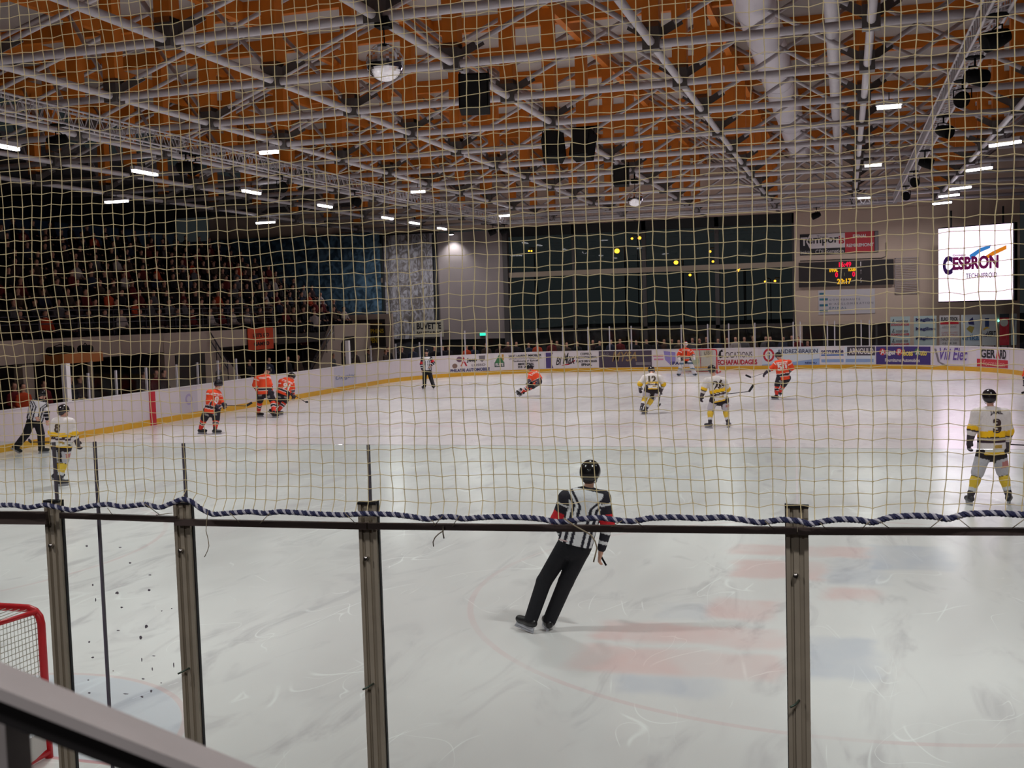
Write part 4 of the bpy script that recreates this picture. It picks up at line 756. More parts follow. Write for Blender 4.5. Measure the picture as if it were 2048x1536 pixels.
# ------------------------------------------------------------------ goals
GRED = mat('goal_red', (206, 30, 40), .35)
def goal(cx, gy, sg, label):
    """sg=+1: mouth towards +Y"""
    r = empty('hockey_goal', (cx, gy, 0)); tag(r, label, 'goal'); w2, h = .93, 1.22; b = MB(); P = lambda x, y, z: (cx + x, gy - sg * y, z)
    cr = [P(-w2, 0, .0), P(-w2, 0, h - .12)] + [P(-w2 + .12 - .12 * math.cos(a), 0, h - .12 + .12 * math.sin(a)) for a in (.5, 1.0, 1.5)] + [P(w2 - .12 + .12 * math.sin(a), 0, h - .12 + .12 * math.cos(a)) for a in (.07, .57, 1.07)] + [P(w2, 0, h - .12), P(w2, 0, 0)]
    b.tube(cr, .032, 12); b.build('goal_frame', GRED, r)
    base = [P(-w2, 0, .05)] + [P(-w2 - .1 * math.sin(t), .25 + .6 * t / 1.57, .05) for t in (0, .8, 1.57)] + [P(-.5, 1.1, .05), P(.0, 1.12, .05), P(.5, 1.1, .05)] + [P(w2 + .1 * math.sin(t), .25 + .6 * t / 1.57, .05) for t in (1.57, .8, 0)] + [P(w2, 0, .05)]
    b = MB(); b.tube(base, .03, 8); b.tube([P(-w2 + .03, .02, h - .02), P(-w2 + .12, .35, h - .03), P(-.45, .5, h - .04), P(0, .54, h - .04), P(.45, .5, h - .04), P(w2 - .12, .35, h - .03), P(w2 - .03, .02, h - .02)], .02, 8)
    b.tube([P(0, .54, h - .04), P(0, 1.12, .05)], .018, 6); b.build('rear_frame', GRED, r)
    # netting: back surface from the top-rear bar to the base, sides
    top = np.array([P(-w2 + .03, .0, h - .02), P(-w2 + .12, .35, h - .04), P(-.45, .5, h - .05), P(0, .54, h - .05), P(.45, .5, h - .05), P(w2 - .12, .35, h - .04), P(w2 - .03, .0, h - .02)])
    bot = np.array([P(-w2, 0, .06), P(-w2 - .08, .6, .06), P(-.5, 1.08, .06), P(0, 1.1, .06), P(.5, 1.08, .06), P(w2 + .08, .6, .06), P(w2, 0, .06)])
    n, mrow = 72, 26; tt = np.linspace(0, 6, n); f = lambda A: np.stack([np.interp(tt, np.arange(7), A[:, k]) for k in range(3)], 1); T_, B_ = f(top), f(bot)
    q = MB()
    G = [[T_[i] + (B_[i] - T_[i]) * (j / mrow) for j in range(mrow + 1)] for i in range(n)]
    thin = .0035 if sg > 0 else .007; st = 1 if sg > 0 else 2
    for i in range(0, n, st): q.tube([G[i][j] + np.array([.0, 0, 0]) for j in range(0, mrow + 1, 2)], thin, 4)
    for j in range(0, mrow + 1, st): q.tube([G[i][j] for i in range(n)], thin, 4)
    for i in range(0, 25): x = -w2 + .1 + (2 * w2 - .2) * i / 24; q.tube([P(x, .0, h), P(x * .9, .3, h - .03), P(x * .8, .45, h - .05)], thin, 4)
    q.build('netting', mat('goal_netting', (206, 200, 190), .8), r)
    # white canvas along the base
    q = MB(); vs = []; fs = []
    for i in range(n): vs += [G[i][mrow], G[i][mrow] + (T_[i] - B_[i]) * .93 if False else G[i][mrow] + (T_[i] - B_[i]) * .16]
    vs2 = [np.array(v) + np.array([0, 0, 0]) + np.array([0.004, .004 * sg, 0]) for v in vs]; L_ = len(vs)
    for i in range(n - 1): a = 2 * i; fs += [(a, a + 2, a + 3, a + 1), (L_ + a, L_ + a + 1, L_ + a + 3, L_ + a + 2)]
    q.add(vs + vs2, fs); q.build('skirt', mat('goal_canvas', (214, 208, 204), .8), r)
goal(-7.13, 7.2, 1, 'near hockey goal with red pipes and white netting, cut off at the left edge')
goal(-7.13, 55.9, -1, 'distant hockey goal with red pipes behind the goalkeeper')

# ------------------------------------------------------------------ left gallery, stand and shelter
GXW = -25.5
gw = MB()
def yz(px, py, x=GXW): P = onx(px, py, x); return P[1], P[2]
def prism(m, ypts, x0, x1, mi=0):
    n = len(ypts); vs = [(x0, y, z) for y, z in ypts] + [(x1, y, z) for y, z in ypts]
    m.add(vs, [tuple(range(n)), tuple(range(n, 2 * n))[::-1]] + [(i, n + i, n + (i + 1) % n, (i + 1) % n) for i in range(n)], mi)
prism(gw, [(8, 2.15), (46.2, 2.3), (46.2, 3.0), (8, 3.0)], GXW, GXW - .3)
prism(gw, [(37.2, 0), (42.8, 0), (42.8, .9), (40.2, 3.0), (37.2, 3.0)], GXW + .02, GXW - .28)
prism(gw, [(49.5, 0), (57.0, 0), (57.0, 3.0), (52.3, 3.0)], GXW, GXW - .3)
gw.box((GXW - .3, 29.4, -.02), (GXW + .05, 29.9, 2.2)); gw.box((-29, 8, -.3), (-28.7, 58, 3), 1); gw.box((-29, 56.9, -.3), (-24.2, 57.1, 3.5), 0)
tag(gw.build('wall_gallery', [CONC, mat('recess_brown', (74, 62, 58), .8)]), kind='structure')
dd = MB(); dd.box((GXW + .02, 37.9, .6), (GXW + .05, 40.0, 2.1)); tag(dd.build('window_20', mat('dark_hatch', (34, 28, 28), .5)), kind='structure')
dd = MB(); prism(dd, [(53.0, 0), (54.6, 0), (54.6, 2.35), (53.5, 2.35), (53.0, 2.0)], GXW + .01, GXW + .05); tag(dd.build('door_2', mat('dark_door', (46, 40, 40), .5)), kind='structure')
NR, RW, RH, SX0, SZ0 = 12, .85, .42, -25.8, 2.65
st = MB(); prof = []
for k in range(NR): x0 = SX0 - RW * k; z = SZ0 + RH * k; st.box((x0 - RW, 8, 2.2), (x0, 57.3, z)); st.box((x0 - RW, 8, z), (x0 - RW + .35, 57.3, z + .02), 1)
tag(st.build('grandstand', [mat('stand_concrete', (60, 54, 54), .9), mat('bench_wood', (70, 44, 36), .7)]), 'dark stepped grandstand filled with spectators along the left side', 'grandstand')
rl = empty('guard_rail', (GXW - .1, 30, 3.0)); tag(rl, 'dark guard rail along the front of the left stand', 'railing'); RLM = mat('rail_dark', (60, 56, 66), .4, .4)
b = MB()
for z in (3.25, 3.5, 3.75, 3.95): b.tube([(GXW - .1, 8, z), (GXW - .1, 46.2, z)], .02, 6)
b.build('bar', RLM, rl)
for k in range(20): MB().tube([(GXW - .1, 9 + 1.95 * k, 3.0), (GXW - .1, 9 + 1.95 * k, 3.97)], .025, 6).build('post', RLM, rl)
for pts, lab in (([(420, 664), (455, 722)], 'sloping dark stair handrail left of the orange banner'), ([(667, 650), (622, 726)], 'sloping dark stair handrail right of the orange banner')):
    a, b_ = [onx(*q, GXW + .12) for q in pts]; b = MB(); b.tube([a, b_], .03, 6); b.tube([a - (0, 0, .35), b_ - (0, 0, .35)], .022, 6)
    for t in (0, .33, .66, 1): p = a + (b_ - a) * t; b.tube([p - (0, 0, .8), p], .02, 6)
    tag(b.build('stair_handrail', RLM), lab, 'handrail')
for i in range(11):
    y = 52.0 - i * .26; z = 2.5 - i * .23
    if i == 0: stp = MB()
    stp.box((GXW - 1.3, y - .26, 0), (GXW - .32, y, z))
tag(stp.build('stairs', mat('stair_grey', (88, 80, 78), .8)), 'grey concrete stairs leading down from the left stand', 'stairs')
sh = empty('players_shelter', (-24.3, 31.4, 0)); tag(sh, 'players bench shelter with an orange timber header at the left boards', 'shelter')
a, b_ = onx(128, 727, -24.4), onx(206, 712, -24.4); MB().box((-25.2, a[1], a[2] - .02), (-24.4, b_[1], a[2] + .3)).build('header', mat('shelter_timber', (176, 104, 46), .6), sh)
for px in (138, 184): p = onx(px, 760, -24.4); MB().box((-24.5, p[1] - .06, 0), (-24.38, p[1] + .06, a[2])).build('post', CONC, sh)
zc_ = a[2] + .28
for (p0, p1, lab) in ((95, 146, 'long black equipment bag lying on the shelter roof'), (158, 184, 'black equipment box standing on the shelter roof')):
    q0, q1 = onx(p0, 706, -24.8), onx(p1, 706, -24.8); b = MB(); b.tube([(-24.8, q0[1], zc_ + .13), (-24.8, q0[1] + .08, zc_ + .13), (-24.8, q1[1] - .08, zc_ + .13), (-24.8, q1[1], zc_ + .13)], [.06, .14, .14, .06], 10); b.tube([(-24.8, q0[1] + .25, zc_ + .26), (-24.8, (q0[1] + q1[1]) / 2, zc_ + .34), (-24.8, q1[1] - .25, zc_ + .26)], .015, 5); tag(b.build('equipment_bag', BLACK), lab, 'bag')
a, b_, c = onx(498, 701, GXW + .1), onx(548, 698, GXW + .1), onx(498, 657, GXW + .1)
flat_sign('cloth_banner', (GXW + .06, a[1], a[2]), (GXW + .06, b_[1], a[2]), (GXW + .06, a[1], c[2]), ink(226, 74, 30), [('t', (.18, .58, .82, .76), DK, "LET'S GO", BW), ('t', (.2, .18, .82, .36), DK, 'GAMYO', BW)], 'orange cloth banner with black lettering on the left gallery wall', 'banner')

# ------------------------------------------------------------------ organic surfaces: signed distance + surface nets
def surf(name, prims, h, colfn, parent, m, k=.03):
    lo = np.array([1e9] * 3); hi = -lo; bb = []
    for p in prims:
        if p[0] == 'c': P = np.array([p[1], p[2]], float); r = max(p[3], p[4])
        elif p[0] == 't': P = np.array([p[1], p[2]], float); r = max(p[3:7])
        elif p[0] == 'e': P = np.array([p[1]], float); r = max(p[3])
        a, b = P.min(0) - r, P.max(0) + r; bb.append((a, b)); lo = np.minimum(lo, a); hi = np.maximum(hi, b)
    lo = lo - 3 * h; n = np.ceil((hi + 3 * h - lo) / h).astype(int) + 1; D = np.full(n, 1.0, np.float32)
    for p, (a, b) in zip(prims, bb):
        pad = k + 2 * h; i0 = np.maximum(0, np.floor((a - pad - lo) / h).astype(int)); i1 = np.minimum(n, np.ceil((b + pad - lo) / h).astype(int) + 1)
        g = np.stack(np.meshgrid(*[lo[q] + h * np.arange(i0[q], i1[q]) for q in range(3)], indexing='ij'), -1)
        if p[0] in 'ct':
            A, B = np.array(p[1], float), np.array(p[2], float); d = B - A; t = np.clip(((g - A) @ d) / (d @ d + 1e-9), 0, 1); q = g - A - t[..., None] * d
            if p[0] == 'c': v = np.linalg.norm(q, axis=-1) - (p[3] + (p[4] - p[3]) * t)
            else:
                s = np.array(p[7], float); sl = q @ s; rs = np.sqrt(np.maximum((q ** 2).sum(-1) - sl ** 2, 0)); aa = p[3] + (p[4] - p[3]) * t; bb_ = p[5] + (p[6] - p[5]) * t; kk = np.sqrt((sl / aa) ** 2 + (rs / bb_) ** 2); v = (kk - 1) * np.minimum(aa, bb_)
            cut = p[8:] if p[0] == 't' else p[5:]
        else:
            Rm = np.array(p[2], float); q = ((g - np.array(p[1], float)) @ Rm.T) / np.array(p[3], float); v = (np.linalg.norm(q, axis=-1) - 1) * min(p[3]); cut = p[4:]
        for c in cut: v = np.maximum(v, (g - np.array(c[0], float)) @ nv(c[1]))
        sl_ = tuple(slice(i0[q], i1[q]) for q in range(3)); o = D[sl_]; hh = np.maximum(k - np.abs(o - v), 0) / k; D[sl_] = np.minimum(o, v) - hh * hh * k * .25
    ins = D < 0; cs = sum(ins[i:n[0] - 1 + i, j:n[1] - 1 + j, l:n[2] - 1 + l].astype(int) for i in (0, 1) for j in (0, 1) for l in (0, 1)); act = (cs > 0) & (cs < 8)
    idx = np.full(act.shape, -1); idx[act] = np.arange(act.sum()); cell = np.argwhere(act); acc = np.zeros((len(cell), 3)); cnt = np.zeros(len(cell))
    cor = [(i, j, l) for i in (0, 1) for j in (0, 1) for l in (0, 1)]
    val = {c: D[cell[:, 0] + c[0], cell[:, 1] + c[1], cell[:, 2] + c[2]] for c in cor}
    for c in cor:
        for ax in range(3):
            if c[ax]: continue
            e = list(c); e[ax] = 1; e = tuple(e); a, b = val[c], val[e]; x = (a < 0) != (b < 0); t = np.where(x, a / np.where(a == b, 1, a - b), 0); pt = np.zeros((len(cell), 3)) + c; pt[:, ax] += t; acc[x] += pt[x]; cnt[x] += 1
    V_ = lo + h * (cell + acc / cnt[:, None]); Fs = []
    for ax in range(3):
        b1, b2 = (ax + 1) % 3, (ax + 2) % 3; s0 = [slice(1, n[q] - 1) for q in range(3)]; s0[ax] = slice(0, n[ax] - 1); s1 = list(s0); s1[ax] = slice(1, n[ax]); A, B = ins[tuple(s0)], ins[tuple(s1)]; ed = np.argwhere(A != B)
        if len(ed) == 0: continue
        fl = A[tuple(ed.T)]; ed = ed + [1 if q != ax else 0 for q in range(3)]; qd = []
        for o1, o2 in ((0, 0), (-1, 0), (-1, -1), (0, -1)): e = ed.copy(); e[:, b1] += o1; e[:, b2] += o2; qd.append(idx[e[:, 0], e[:, 1], e[:, 2]])
        qd = np.stack(qd, 1); qd[~fl] = qd[~fl][:, ::-1]; Fs.append(qd)
    Fq = np.concatenate(Fs)
    me = bpy.data.meshes.new(name); me.from_pydata(V_.tolist(), [], Fq.tolist()); me.polygons.foreach_set('use_smooth', [True] * len(Fq)); me.materials.append(m)
    cc = colfn(V_) if callable(colfn) else np.tile(np.array(colfn, float), (len(V_), 1)); cc = cc / 255.; cc = np.where(cc <= .04045, cc / 12.92, ((cc + .055) / 1.055) ** 2.4)
    at = me.color_attributes.new('Col', 'FLOAT_COLOR', 'POINT'); at.data.foreach_set('color', np.c_[cc, np.ones(len(cc))].ravel()); me.update()
    o = bpy.data.objects.new(name, me); COL.objects.link(o)
    if parent is not None: o.parent = parent; o.matrix_parent_inverse = local_inv(parent)
    return o
CLOTH = colmat('player_cloth'); SKIN = colmat('skin_surface', .5, .4, 0); HARD = colmat('hard_shell', .18, .5, 0); LEA = colmat('skate_leather', .35, .5, 0)
EYE3 = np.eye(3)
def hand(wr, d, side, s=1., curl=.8, thick=1., fw=None):
    """palm + five bent fingers; d = along the hand, side = towards the thumb"""
    d = nv(d); side = nv(side - d * np.dot(side, d)); nrm = nv(np.cross(d, side)); P = []; w_ = np.asarray(wr, float)
    pc = w_ + d * .05 * s; P.append(('e', pc, np.array([d, side, nrm]), (.052 * s, .042 * s, .019 * s * thick)))
    P.append(('c', w_ - d * .02 * s, w_ + d * .03 * s, .026 * s * min(thick, 1.4), .026 * s * min(thick, 1.4)))
    for i, (o, L) in enumerate(((.03, .070), (.011, .080), (-.009, .074), (-.028, .058))):
        p = w_ + d * .09 * s + side * o * s; q = p; a = .25 * curl
        for j, f in enumerate((.45, .32, .23)):
            dd_ = d * math.cos(a) + nrm * math.sin(a); q2 = q + dd_ * L * f * s; P.append(('c', q, q2, (.0098 - .001 * j) * s * thick, (.0088 - .001 * j) * s * thick)); q = q2; a += curl * .75
    p = w_ + d * .025 * s + side * .036 * s; q = p + (d * .6 + side * .7 + nrm * .25) * .036 * s; P.append(('c', p, q, .012 * s * thick, .0105 * s * thick)); P.append(('c', q, q + (d * .9 + side * .15 + nrm * .4) * .03 * s, .0105 * s * thick, .009 * s * thick))
    return P
def seg_t(P, A, B):
    d = B - A; t = ((P - A) @ d) / (d @ d); tc = np.clip(t, 0, 1); return t, np.linalg.norm(P - A - tc[:, None] * d, axis=1)
def paint(n, base): return np.tile(np.array(base, float), (n, 1))
KITS = {
    'home': dict(base=(232, 74, 36), helmet=(28, 26, 32), glove=(44, 36, 52), pants=(40, 36, 44), skate=(30, 28, 32), sock='home'),
    'away': dict(base=(212, 208, 204), helmet=(26, 22, 26), glove=(48, 36, 44), pants=(36, 28, 34), skate=(44, 40, 48), sock='away'),
    'ref': dict(base=(222, 222, 226), helmet=(26, 24, 26), glove=None, pants=(22, 22, 28), skate=(26, 24, 26), sock=None),
}
def skater(label, kit, J, grounded=('anL', 'anR'), vox=.022, face=(0, 1, 0), toes=None, D=None, bulk=1., extra=None, bare=False, lean_cut=None, aDL=0):
    K = KITS[kit]; T = {}; g = [onz(J[q][0], J[q][1], .15) for q in grounded]; D0 = np.mean([proj(q)[2] for q in g]) if D is None else D
    for q, v in J.items():
        T[q] = onz(v[0], v[1], .15) if q in grounded else atd(v[0], v[1], D0 + (v[2] if len(v) > 2 else 0))
    base = np.mean([T[q] for q in grounded], 0); root = empty('person', (base[0], base[1], 0)); tag(root, label, 'person')
    side = nv(T['shR'] - T['shL']); hips = (T['hpL'] + T['hpR']) / 2; neck = T['neck']; ax = hips - neck; TL = np.linalg.norm(ax); dn = ax / TL
    side_h = nv(T['hpR'] - T['hpL']); side = nv(side - dn * np.dot(side, dn)); fc = nv(face); hd = T['head']; bk = bulk; hdu = nv(hd - neck)
    fcp = nv(fc - hdu * np.dot(fc, hdu)); hs2 = np.cross(fcp, hdu)
    chest = neck + ax * .28; belly = neck + ax * .7
    bp = [('e', hd, np.array([hs2, fcp, hdu]), (.075, .095, .115)), ('c', hd - hdu * .08 - fcp * .01, neck + ax * .03, .05, .055), ('t', chest, belly, .17, .145, .11, .1, side), ('t', belly, hips, .145, .16, .1, .11, side),
          ('e', hd + fcp * .1 - hdu * .015, EYE3, (.016, .016, .02)), ('e', hd + hs2 * .076, np.array([hs2, fcp, hdu]), (.012, .02, .03)), ('e', hd - hs2 * .076, np.array([hs2, fcp, hdu]), (.012, .02, .03)), ('e', hd + fcp * .07 - hdu * .075, np.array([hs2, fcp, hdu]), (.04, .035, .03))]
    for s in 'LR':
        bp += [('c', T['sh' + s], T['el' + s], .045, .038), ('c', T['el' + s], T['wr' + s], .036, .026), ('c', T['hp' + s], T['kn' + s], .075, .055), ('c', T['kn' + s], T['an' + s], .05, .036), ('c', neck + ax * .1, T['sh' + s], .06, .05)]
        if not (extra and extra.get('glove' + s)): bp += hand(T['wr' + s], nv(T['wr' + s] - T['el' + s]) + np.array([0, 0, -.2]), fc * .9 + side * (-.3 if s == 'R' else .3))
    body = surf('body', bp, max(vox * .6, .0065) if not bare else .006, (206, 158, 136), root, SKIN, .015)
    # eyes
    for sgn in (1, -1): b = MB(); b.ball(hd + fcp * .086 + hs2 * .03 * sgn + hdu * .012, .013, 0, 8, 6); b.build('eye', mat('eye_dark', (30, 24, 22), .2), root)
    # jersey
    hem = hips + ax / TL * (.06 if kit != 'ref' else .0); up_n = ax / TL
    Wc, Wh, Dp = ((.21, .245, .155) if kit != 'ref' else (.195, .19, .13)); Wc, Wh, Dp = Wc * bk, Wh * bk, Dp * bk
    cut = (hem, up_n); ra = (.085 if kit != 'ref' else .07) * bk
    jp = [('t', neck + ax * .2, hem + up_n * .1, Wc, Wh, Dp, Dp * 1.08, side, cut)]
    for s in 'LR':
        jp += [('c', neck + ax * .1, T['sh' + s], .075 * bk, ra * 1.12), ('c', T['sh' + s], T['el' + s], ra * 1.15, ra), ('c', T['el' + s], T['wr' + s] - nv(T['wr' + s] - T['el' + s]) * .035, ra * .95, ra * .68)]
    def jcol(P):
        n = len(P); c = paint(n, K['base']); ta = (P - neck) @ ax / TL ** 2 * (TL / (TL + .06)); u = (P - neck) @ side; arm = np.full(n, -1.); best = np.full(n, 9.)
        td, dd2 = seg_t(P, neck + ax * .12, hem); dd2 = np.maximum(np.abs((P - neck) @ side) - Wc * .62, 0) + dd2 * .35
        for s in 'LR':
            L1, L2 = np.linalg.norm(T['el' + s] - T['sh' + s]), np.linalg.norm(T['wr' + s] - T['el' + s]); t1, d1 = seg_t(P, T['sh' + s], T['el' + s]); t2, d2 = seg_t(P, T['el' + s], T['wr' + s])
            f = np.where(d1 < d2, np.clip(t1, 0, 1) * L1, L1 + np.clip(t2, 0, 1) * L2) / (L1 + L2); dd = np.minimum(d1, d2); is_ = (dd < ra * 1.35) & (dd < best) & ((np.abs(u) > Wc * .82) | (ta > 1.05)); arm[is_] = f[is_]; best[is_] = dd[is_]
        tor = arm < 0
        if kit == 'away':
            for a, b, q in ((.5, .63, (236, 188, 24)), (.63, .655, (40, 28, 34)), (.675, .745, (52, 34, 46)), (.94, 1.2, (226, 180, 40))): c[tor & (ta > a) & (ta < b)] = q
            for a, b, q in ((.46, .6, (232, 186, 30)), (.6, .66, (52, 36, 46)), (.9, 1, (44, 34, 40))): c[(~tor) & (arm > a) & (arm < b)] = q
            c[tor & (ta > .79) & (ta < .86) & (u > -.01) & (u < .12)] = (170, 140, 60)
        elif kit == 'home':
            for a, b, q in ((.1, .14, (240, 230, 226)), (.18, .205, (240, 230, 226)), (.66, .69, (236, 226, 222)), (.69, .8, (44, 38, 46)), (.8, .83, (236, 226, 222))): c[tor & (ta > a) & (ta < b)] = q
            for a, b, q in ((.05, .12, (240, 230, 226)), (.62, .66, (240, 230, 226)), (.66, .8, (44, 38, 50)), (.8, .84, (240, 230, 226))): c[(~tor) & (arm > a) & (arm < b)] = q
        else:
            uu = np.abs(u - .004) - np.clip(.3 - ta, 0, .3) * TL * .9
            for a in (.045, .112, .178): c[tor & (uu > a) & (uu < a + .034)] = (34, 32, 44)
            c[tor & (ta < .03)] = (30, 30, 36); c[(~tor)] = (34, 32, 42)
            for a, b, q in ((.0, .1, (34, 32, 42)), (.1, .14, (222, 222, 226)), (.3, .52, (206, 34, 44)), (.60, .66, (222, 222, 226)), (.8, .86, (222, 222, 226))): c[(~tor) & (arm > a) & (arm < b)] = q
            if extra and extra.get('noband'): c[(~tor) & (arm > .3) & (arm < .52)] = (222, 222, 226)
            if kit == 'ref': c[tor & (ta > .985)] = (24, 24, 30)
        return c
    jer = surf('jersey', jp, vox, jcol, root, CLOTH, .04)
    # trousers / pants
    pw = .17 * bk; pp = [('t', hips - up_n * (.12 if kit == 'ref' else .04), hips + up_n * .06, pw, pw * 1.04, .12 * bk, .125 * bk, side_h)]
    for s in 'LR':
        if kit == 'ref':
            kn, an = T['kn' + s], T['an' + s]; pp += [('c', T['hp' + s], kn, .105 * bk, .086 * bk), ('c', kn, an - nv(kn - an) * .02, .086 * bk, .074 * bk, (an - nv(kn - an) * .05, nv(an - kn)))]
        else: pp += [('t', T['hp' + s], T['kn' + s] + nv(T['hp' + s] - T['kn' + s]) * .03, .125 * bk, .105 * bk, .13 * bk, .11 * bk, side_h)]
    def pcol(P):
        n = len(P); c = paint(n, K['pants'])
        if kit == 'away':
            for s in 'LR': t, d = seg_t(P, T['hp' + s], T['kn' + s]); lat = (P - T['hp' + s]) @ side_h * (1 if s == 'R' else -1); m_ = (t > .3) & (d < .16) & (lat > -.06 + .0 * t); c[m_] = (190, 186, 194); m2 = (t > .42) & (t < .7) & (d < .16) & (lat > .02) & (s == 'R'); c[m2] = (186, 120, 118)
        elif kit == 'home':
            for s in 'LR': t, d = seg_t(P, T['hp' + s], T['kn' + s]); lat = np.abs((P - T['hp' + s]) @ side_h); c[(t > .25) & (t < .5) & (d < .16) & (lat < .06)] = (150, 150, 146)
        return c
    surf('trousers' if kit == 'ref' else 'padded_shorts', pp, vox, pcol, root, CLOTH, .03 if kit != 'ref' else .014)
    if kit != 'ref':
        for s in 'LR':
            kn, an = T['kn' + s], T['an' + s]; A = kn + nv(T['hp' + s] - kn) * .05
            def scol(P, kn=kn, an=an):
                t, d = seg_t(P, kn, an); c = paint(len(P), (206, 206, 210))
                bands = ((.0, .12, (206, 204, 208)), (.12, .15, (44, 36, 44)), (.15, .62, (222, 186, 64)), (.78, 1.3, (70, 62, 74))) if kit == 'away' else ((-.5, .28, (222, 66, 40)), (.28, .33, (232, 226, 224)), (.33, .47, (40, 36, 46)), (.47, .52, (232, 226, 224)), (.52, 1.3, (214, 60, 44)))
                for a, b, q in bands: c[(t > a) & (t < b)] = q
                return c
            if extra and extra.get('goalie'): continue
            surf('sock', [('c', A, kn + (an - kn) * .3, .085 * bk, .082 * bk), ('c', kn + (an - kn) * .3, an + (kn - an) * .08, .082 * bk, .056 * bk)], vox, scol, root, CLOTH, .03)
    # skates
    for s in 'LR':
        an = T['an' + s]; kn = T['kn' + s]; td = nv((toes or {}).get(s, (0, 1, 0))); upv = np.array([0, 0, 1.]) if ('an' + s) in grounded and not (extra and extra.get('tilt')) else nv(kn - an)
        td = nv(td - upv * np.dot(td, upv)); lat = np.cross(td, upv); B0 = an - upv * .045
        col = K['skate']; bt = [('c', an + upv * .06, B0, .052, .05), ('c', B0 - td * .05, B0 + td * .15 - upv * .012, .045, .038), ('c', B0 + td * .02, B0 + td * .17 - upv * .012, .044, .036)]
        o = surf('skate', bt, min(vox, .016), lambda P, c=col: paint(len(P), c), root, LEA, .03)
        b = MB(); b.obox(B0 - upv * .062 + td * .05, td * .13, lat * .012, upv * .018, 0); b.obox(B0 - upv * .091 + td * .05, td * .145, lat * .0025, upv * .012, 1); b.build('blade', [mat('blade_holder', (176, 176, 184), .5), mat('steel_blade', (168, 168, 176), .45)], o)
    # helmet
    hc = hd + hdu * .03; R3 = np.array([hs2, fcp, hdu]); cutp = (hd - hdu * .035 + fcp * .0, nv(-hdu + fcp * .35))
    hp = [('e', hc - fcp * .006, R3, (.116, .134, .118), cutp), ('e', hc - fcp * .06 - hdu * .045, R3, (.104, .07, .08), (hd - hdu * .1, -hdu)), ('e', hc + hdu * .045, R3, (.09, .105, .08))]
    def hcol(P):
        c = paint(len(P), K['helmet']); return c
    he = surf('helmet', hp, min(vox, .014), hcol if not (extra and extra.get('goalie')) else (lambda P: np.where((np.sin(P[:, 2:3] * 60) > 0), np.array([[206, 60, 50.]]), np.array([[216, 214, 216.]]))), root, HARD, .02)
    b = MB()
    for sgn in (1, -1): b.tube([hd + hs2 * .085 * sgn + fcp * .02 - hdu * .01, hd + hs2 * .07 * sgn + fcp * .05 - hdu * .08, hd + fcp * .065 - hdu * .115], .005, 5)
    b.build('chin_strap', BLACK, he)
    if kit != 'ref' and not (extra and extra.get('goalie')):
        b = MB(); vs = []; 
        for i in range(9):
            a = -1.2 + 2.4 * i / 8
            for z in (.035, -.05): vs.append(hd + fcp * .128 * math.cos(a) + hs2 * .108 * math.sin(a) + hdu * z)
        vs2 = [v + fcp * .004 for v in vs]; fs = [(2 * i, 2 * i + 2, 2 * i + 3, 2 * i + 1) for i in range(8)] + [(18 + 2 * i, 18 + 2 * i + 1, 18 + 2 * i + 3, 18 + 2 * i + 2) for i in range(8)]; b.add(vs + vs2, fs); b.build('visor', PANE2, he)
    # gloves
    if K['glove']:
        for s in 'LR':
            wr, el = T['wr' + s], T['el' + s]; d = nv(wr - el); gd = nv(d + np.array([0, 0, -.35])); thumb = fc * .9 + side * (-.4 if s == 'R' else .4)
            pr = hand(wr, gd, thumb, 1.25, 1.0, 2.1) + [('c', wr - d * .07, wr + d * .02, .066, .052)]
            surf('glove', pr, min(vox, .02), (lambda P, c=K['glove']: paint(len(P), c)) if not (extra and extra.get('goalie')) else (206, 204, 206), root, LEA, .012)
    return root, T, jer, dict(side=side, dn=dn, neck=neck, TL=TL, hem=hem, hips=hips, D=D0)
def put_text(jer, root, fr, t, size, txt, color, part='lettering', shift=0., bold=.05, w=None):
    v, f, sz = text_mesh(txt, bold); W = (w if w else size * sz[0] / sz[1]); up_ = -fr['dn']; sd_ = fr['side']; n = nv(np.cross(sd_, up_)); 
    c = fr['neck'] + fr['dn'] * fr['TL'] * t + sd_ * shift
    if np.dot(n, O - c) < 0: n = -n; 
    rt = np.cross(up_, n); me = jer.data; bv = BVHTree.FromPolygons([tuple(q.co) for q in me.vertices], [tuple(q.vertices) for q in me.polygons]); k = MB(); P = []; N_ = []
    # subdivide by splitting long edges: sample triangles are small enough for these sizes
    for q in v:
        p = c + rt * ((q[0] - .5) * W) + up_ * ((q[1] - .5) * size); h = bv.ray_cast(Vector(p + n * .6), Vector(-n)); P.append((np.array(h[0]) if h[0] is not None else p + n * .1) + n * .007)
    k.add(P, f); k.build(part, ink(*color), root)
def stick(A, B, Cc, label, blade_up=True, wrap=(30, 28, 30), shaft=(40, 38, 42)):
    A, B, Cc = map(lambda q: np.asarray(q, float), (A, B, Cc)); r = empty('hockey_stick', (B[0], B[1], 0)); tag(r, label, 'hockey stick'); MB().bar(A, B, .03, .02).build('shaft', mat('stick_shaft_%d' % shaft[0], shaft, .4), r)
    d = Cc - B; b = MB(); u_ = nv(np.cross(np.cross(d, (0, 0, 1)), d)); 
    n = 6; vs = []
    for i in range(n + 1): p = B + d * i / n; h = .035 - .006 * abs(i / n - .5); q = nv(np.cross(d, (0, 0, 1))) * (.006 + .012 * (i / n) ** 2); vs += [p - u_ * h - q, p + u_ * h - q, p + u_ * h + q * .2 + q / np.linalg.norm(q) * .006, p - u_ * h + q * .2 + q / np.linalg.norm(q) * .006]
    fs = []
    for i in range(n):
        a = 4 * i
        for j in range(4): fs.append((a + j, a + (j + 1) % 4, a + 4 + (j + 1) % 4, a + 4 + j))
    fs += [(3, 2, 1, 0), (4 * n, 4 * n + 1, 4 * n + 2, 4 * n + 3)]; b.add(vs, fs); b.build('blade', mat('stick_blade_%d' % wrap[0], wrap, .7), r)

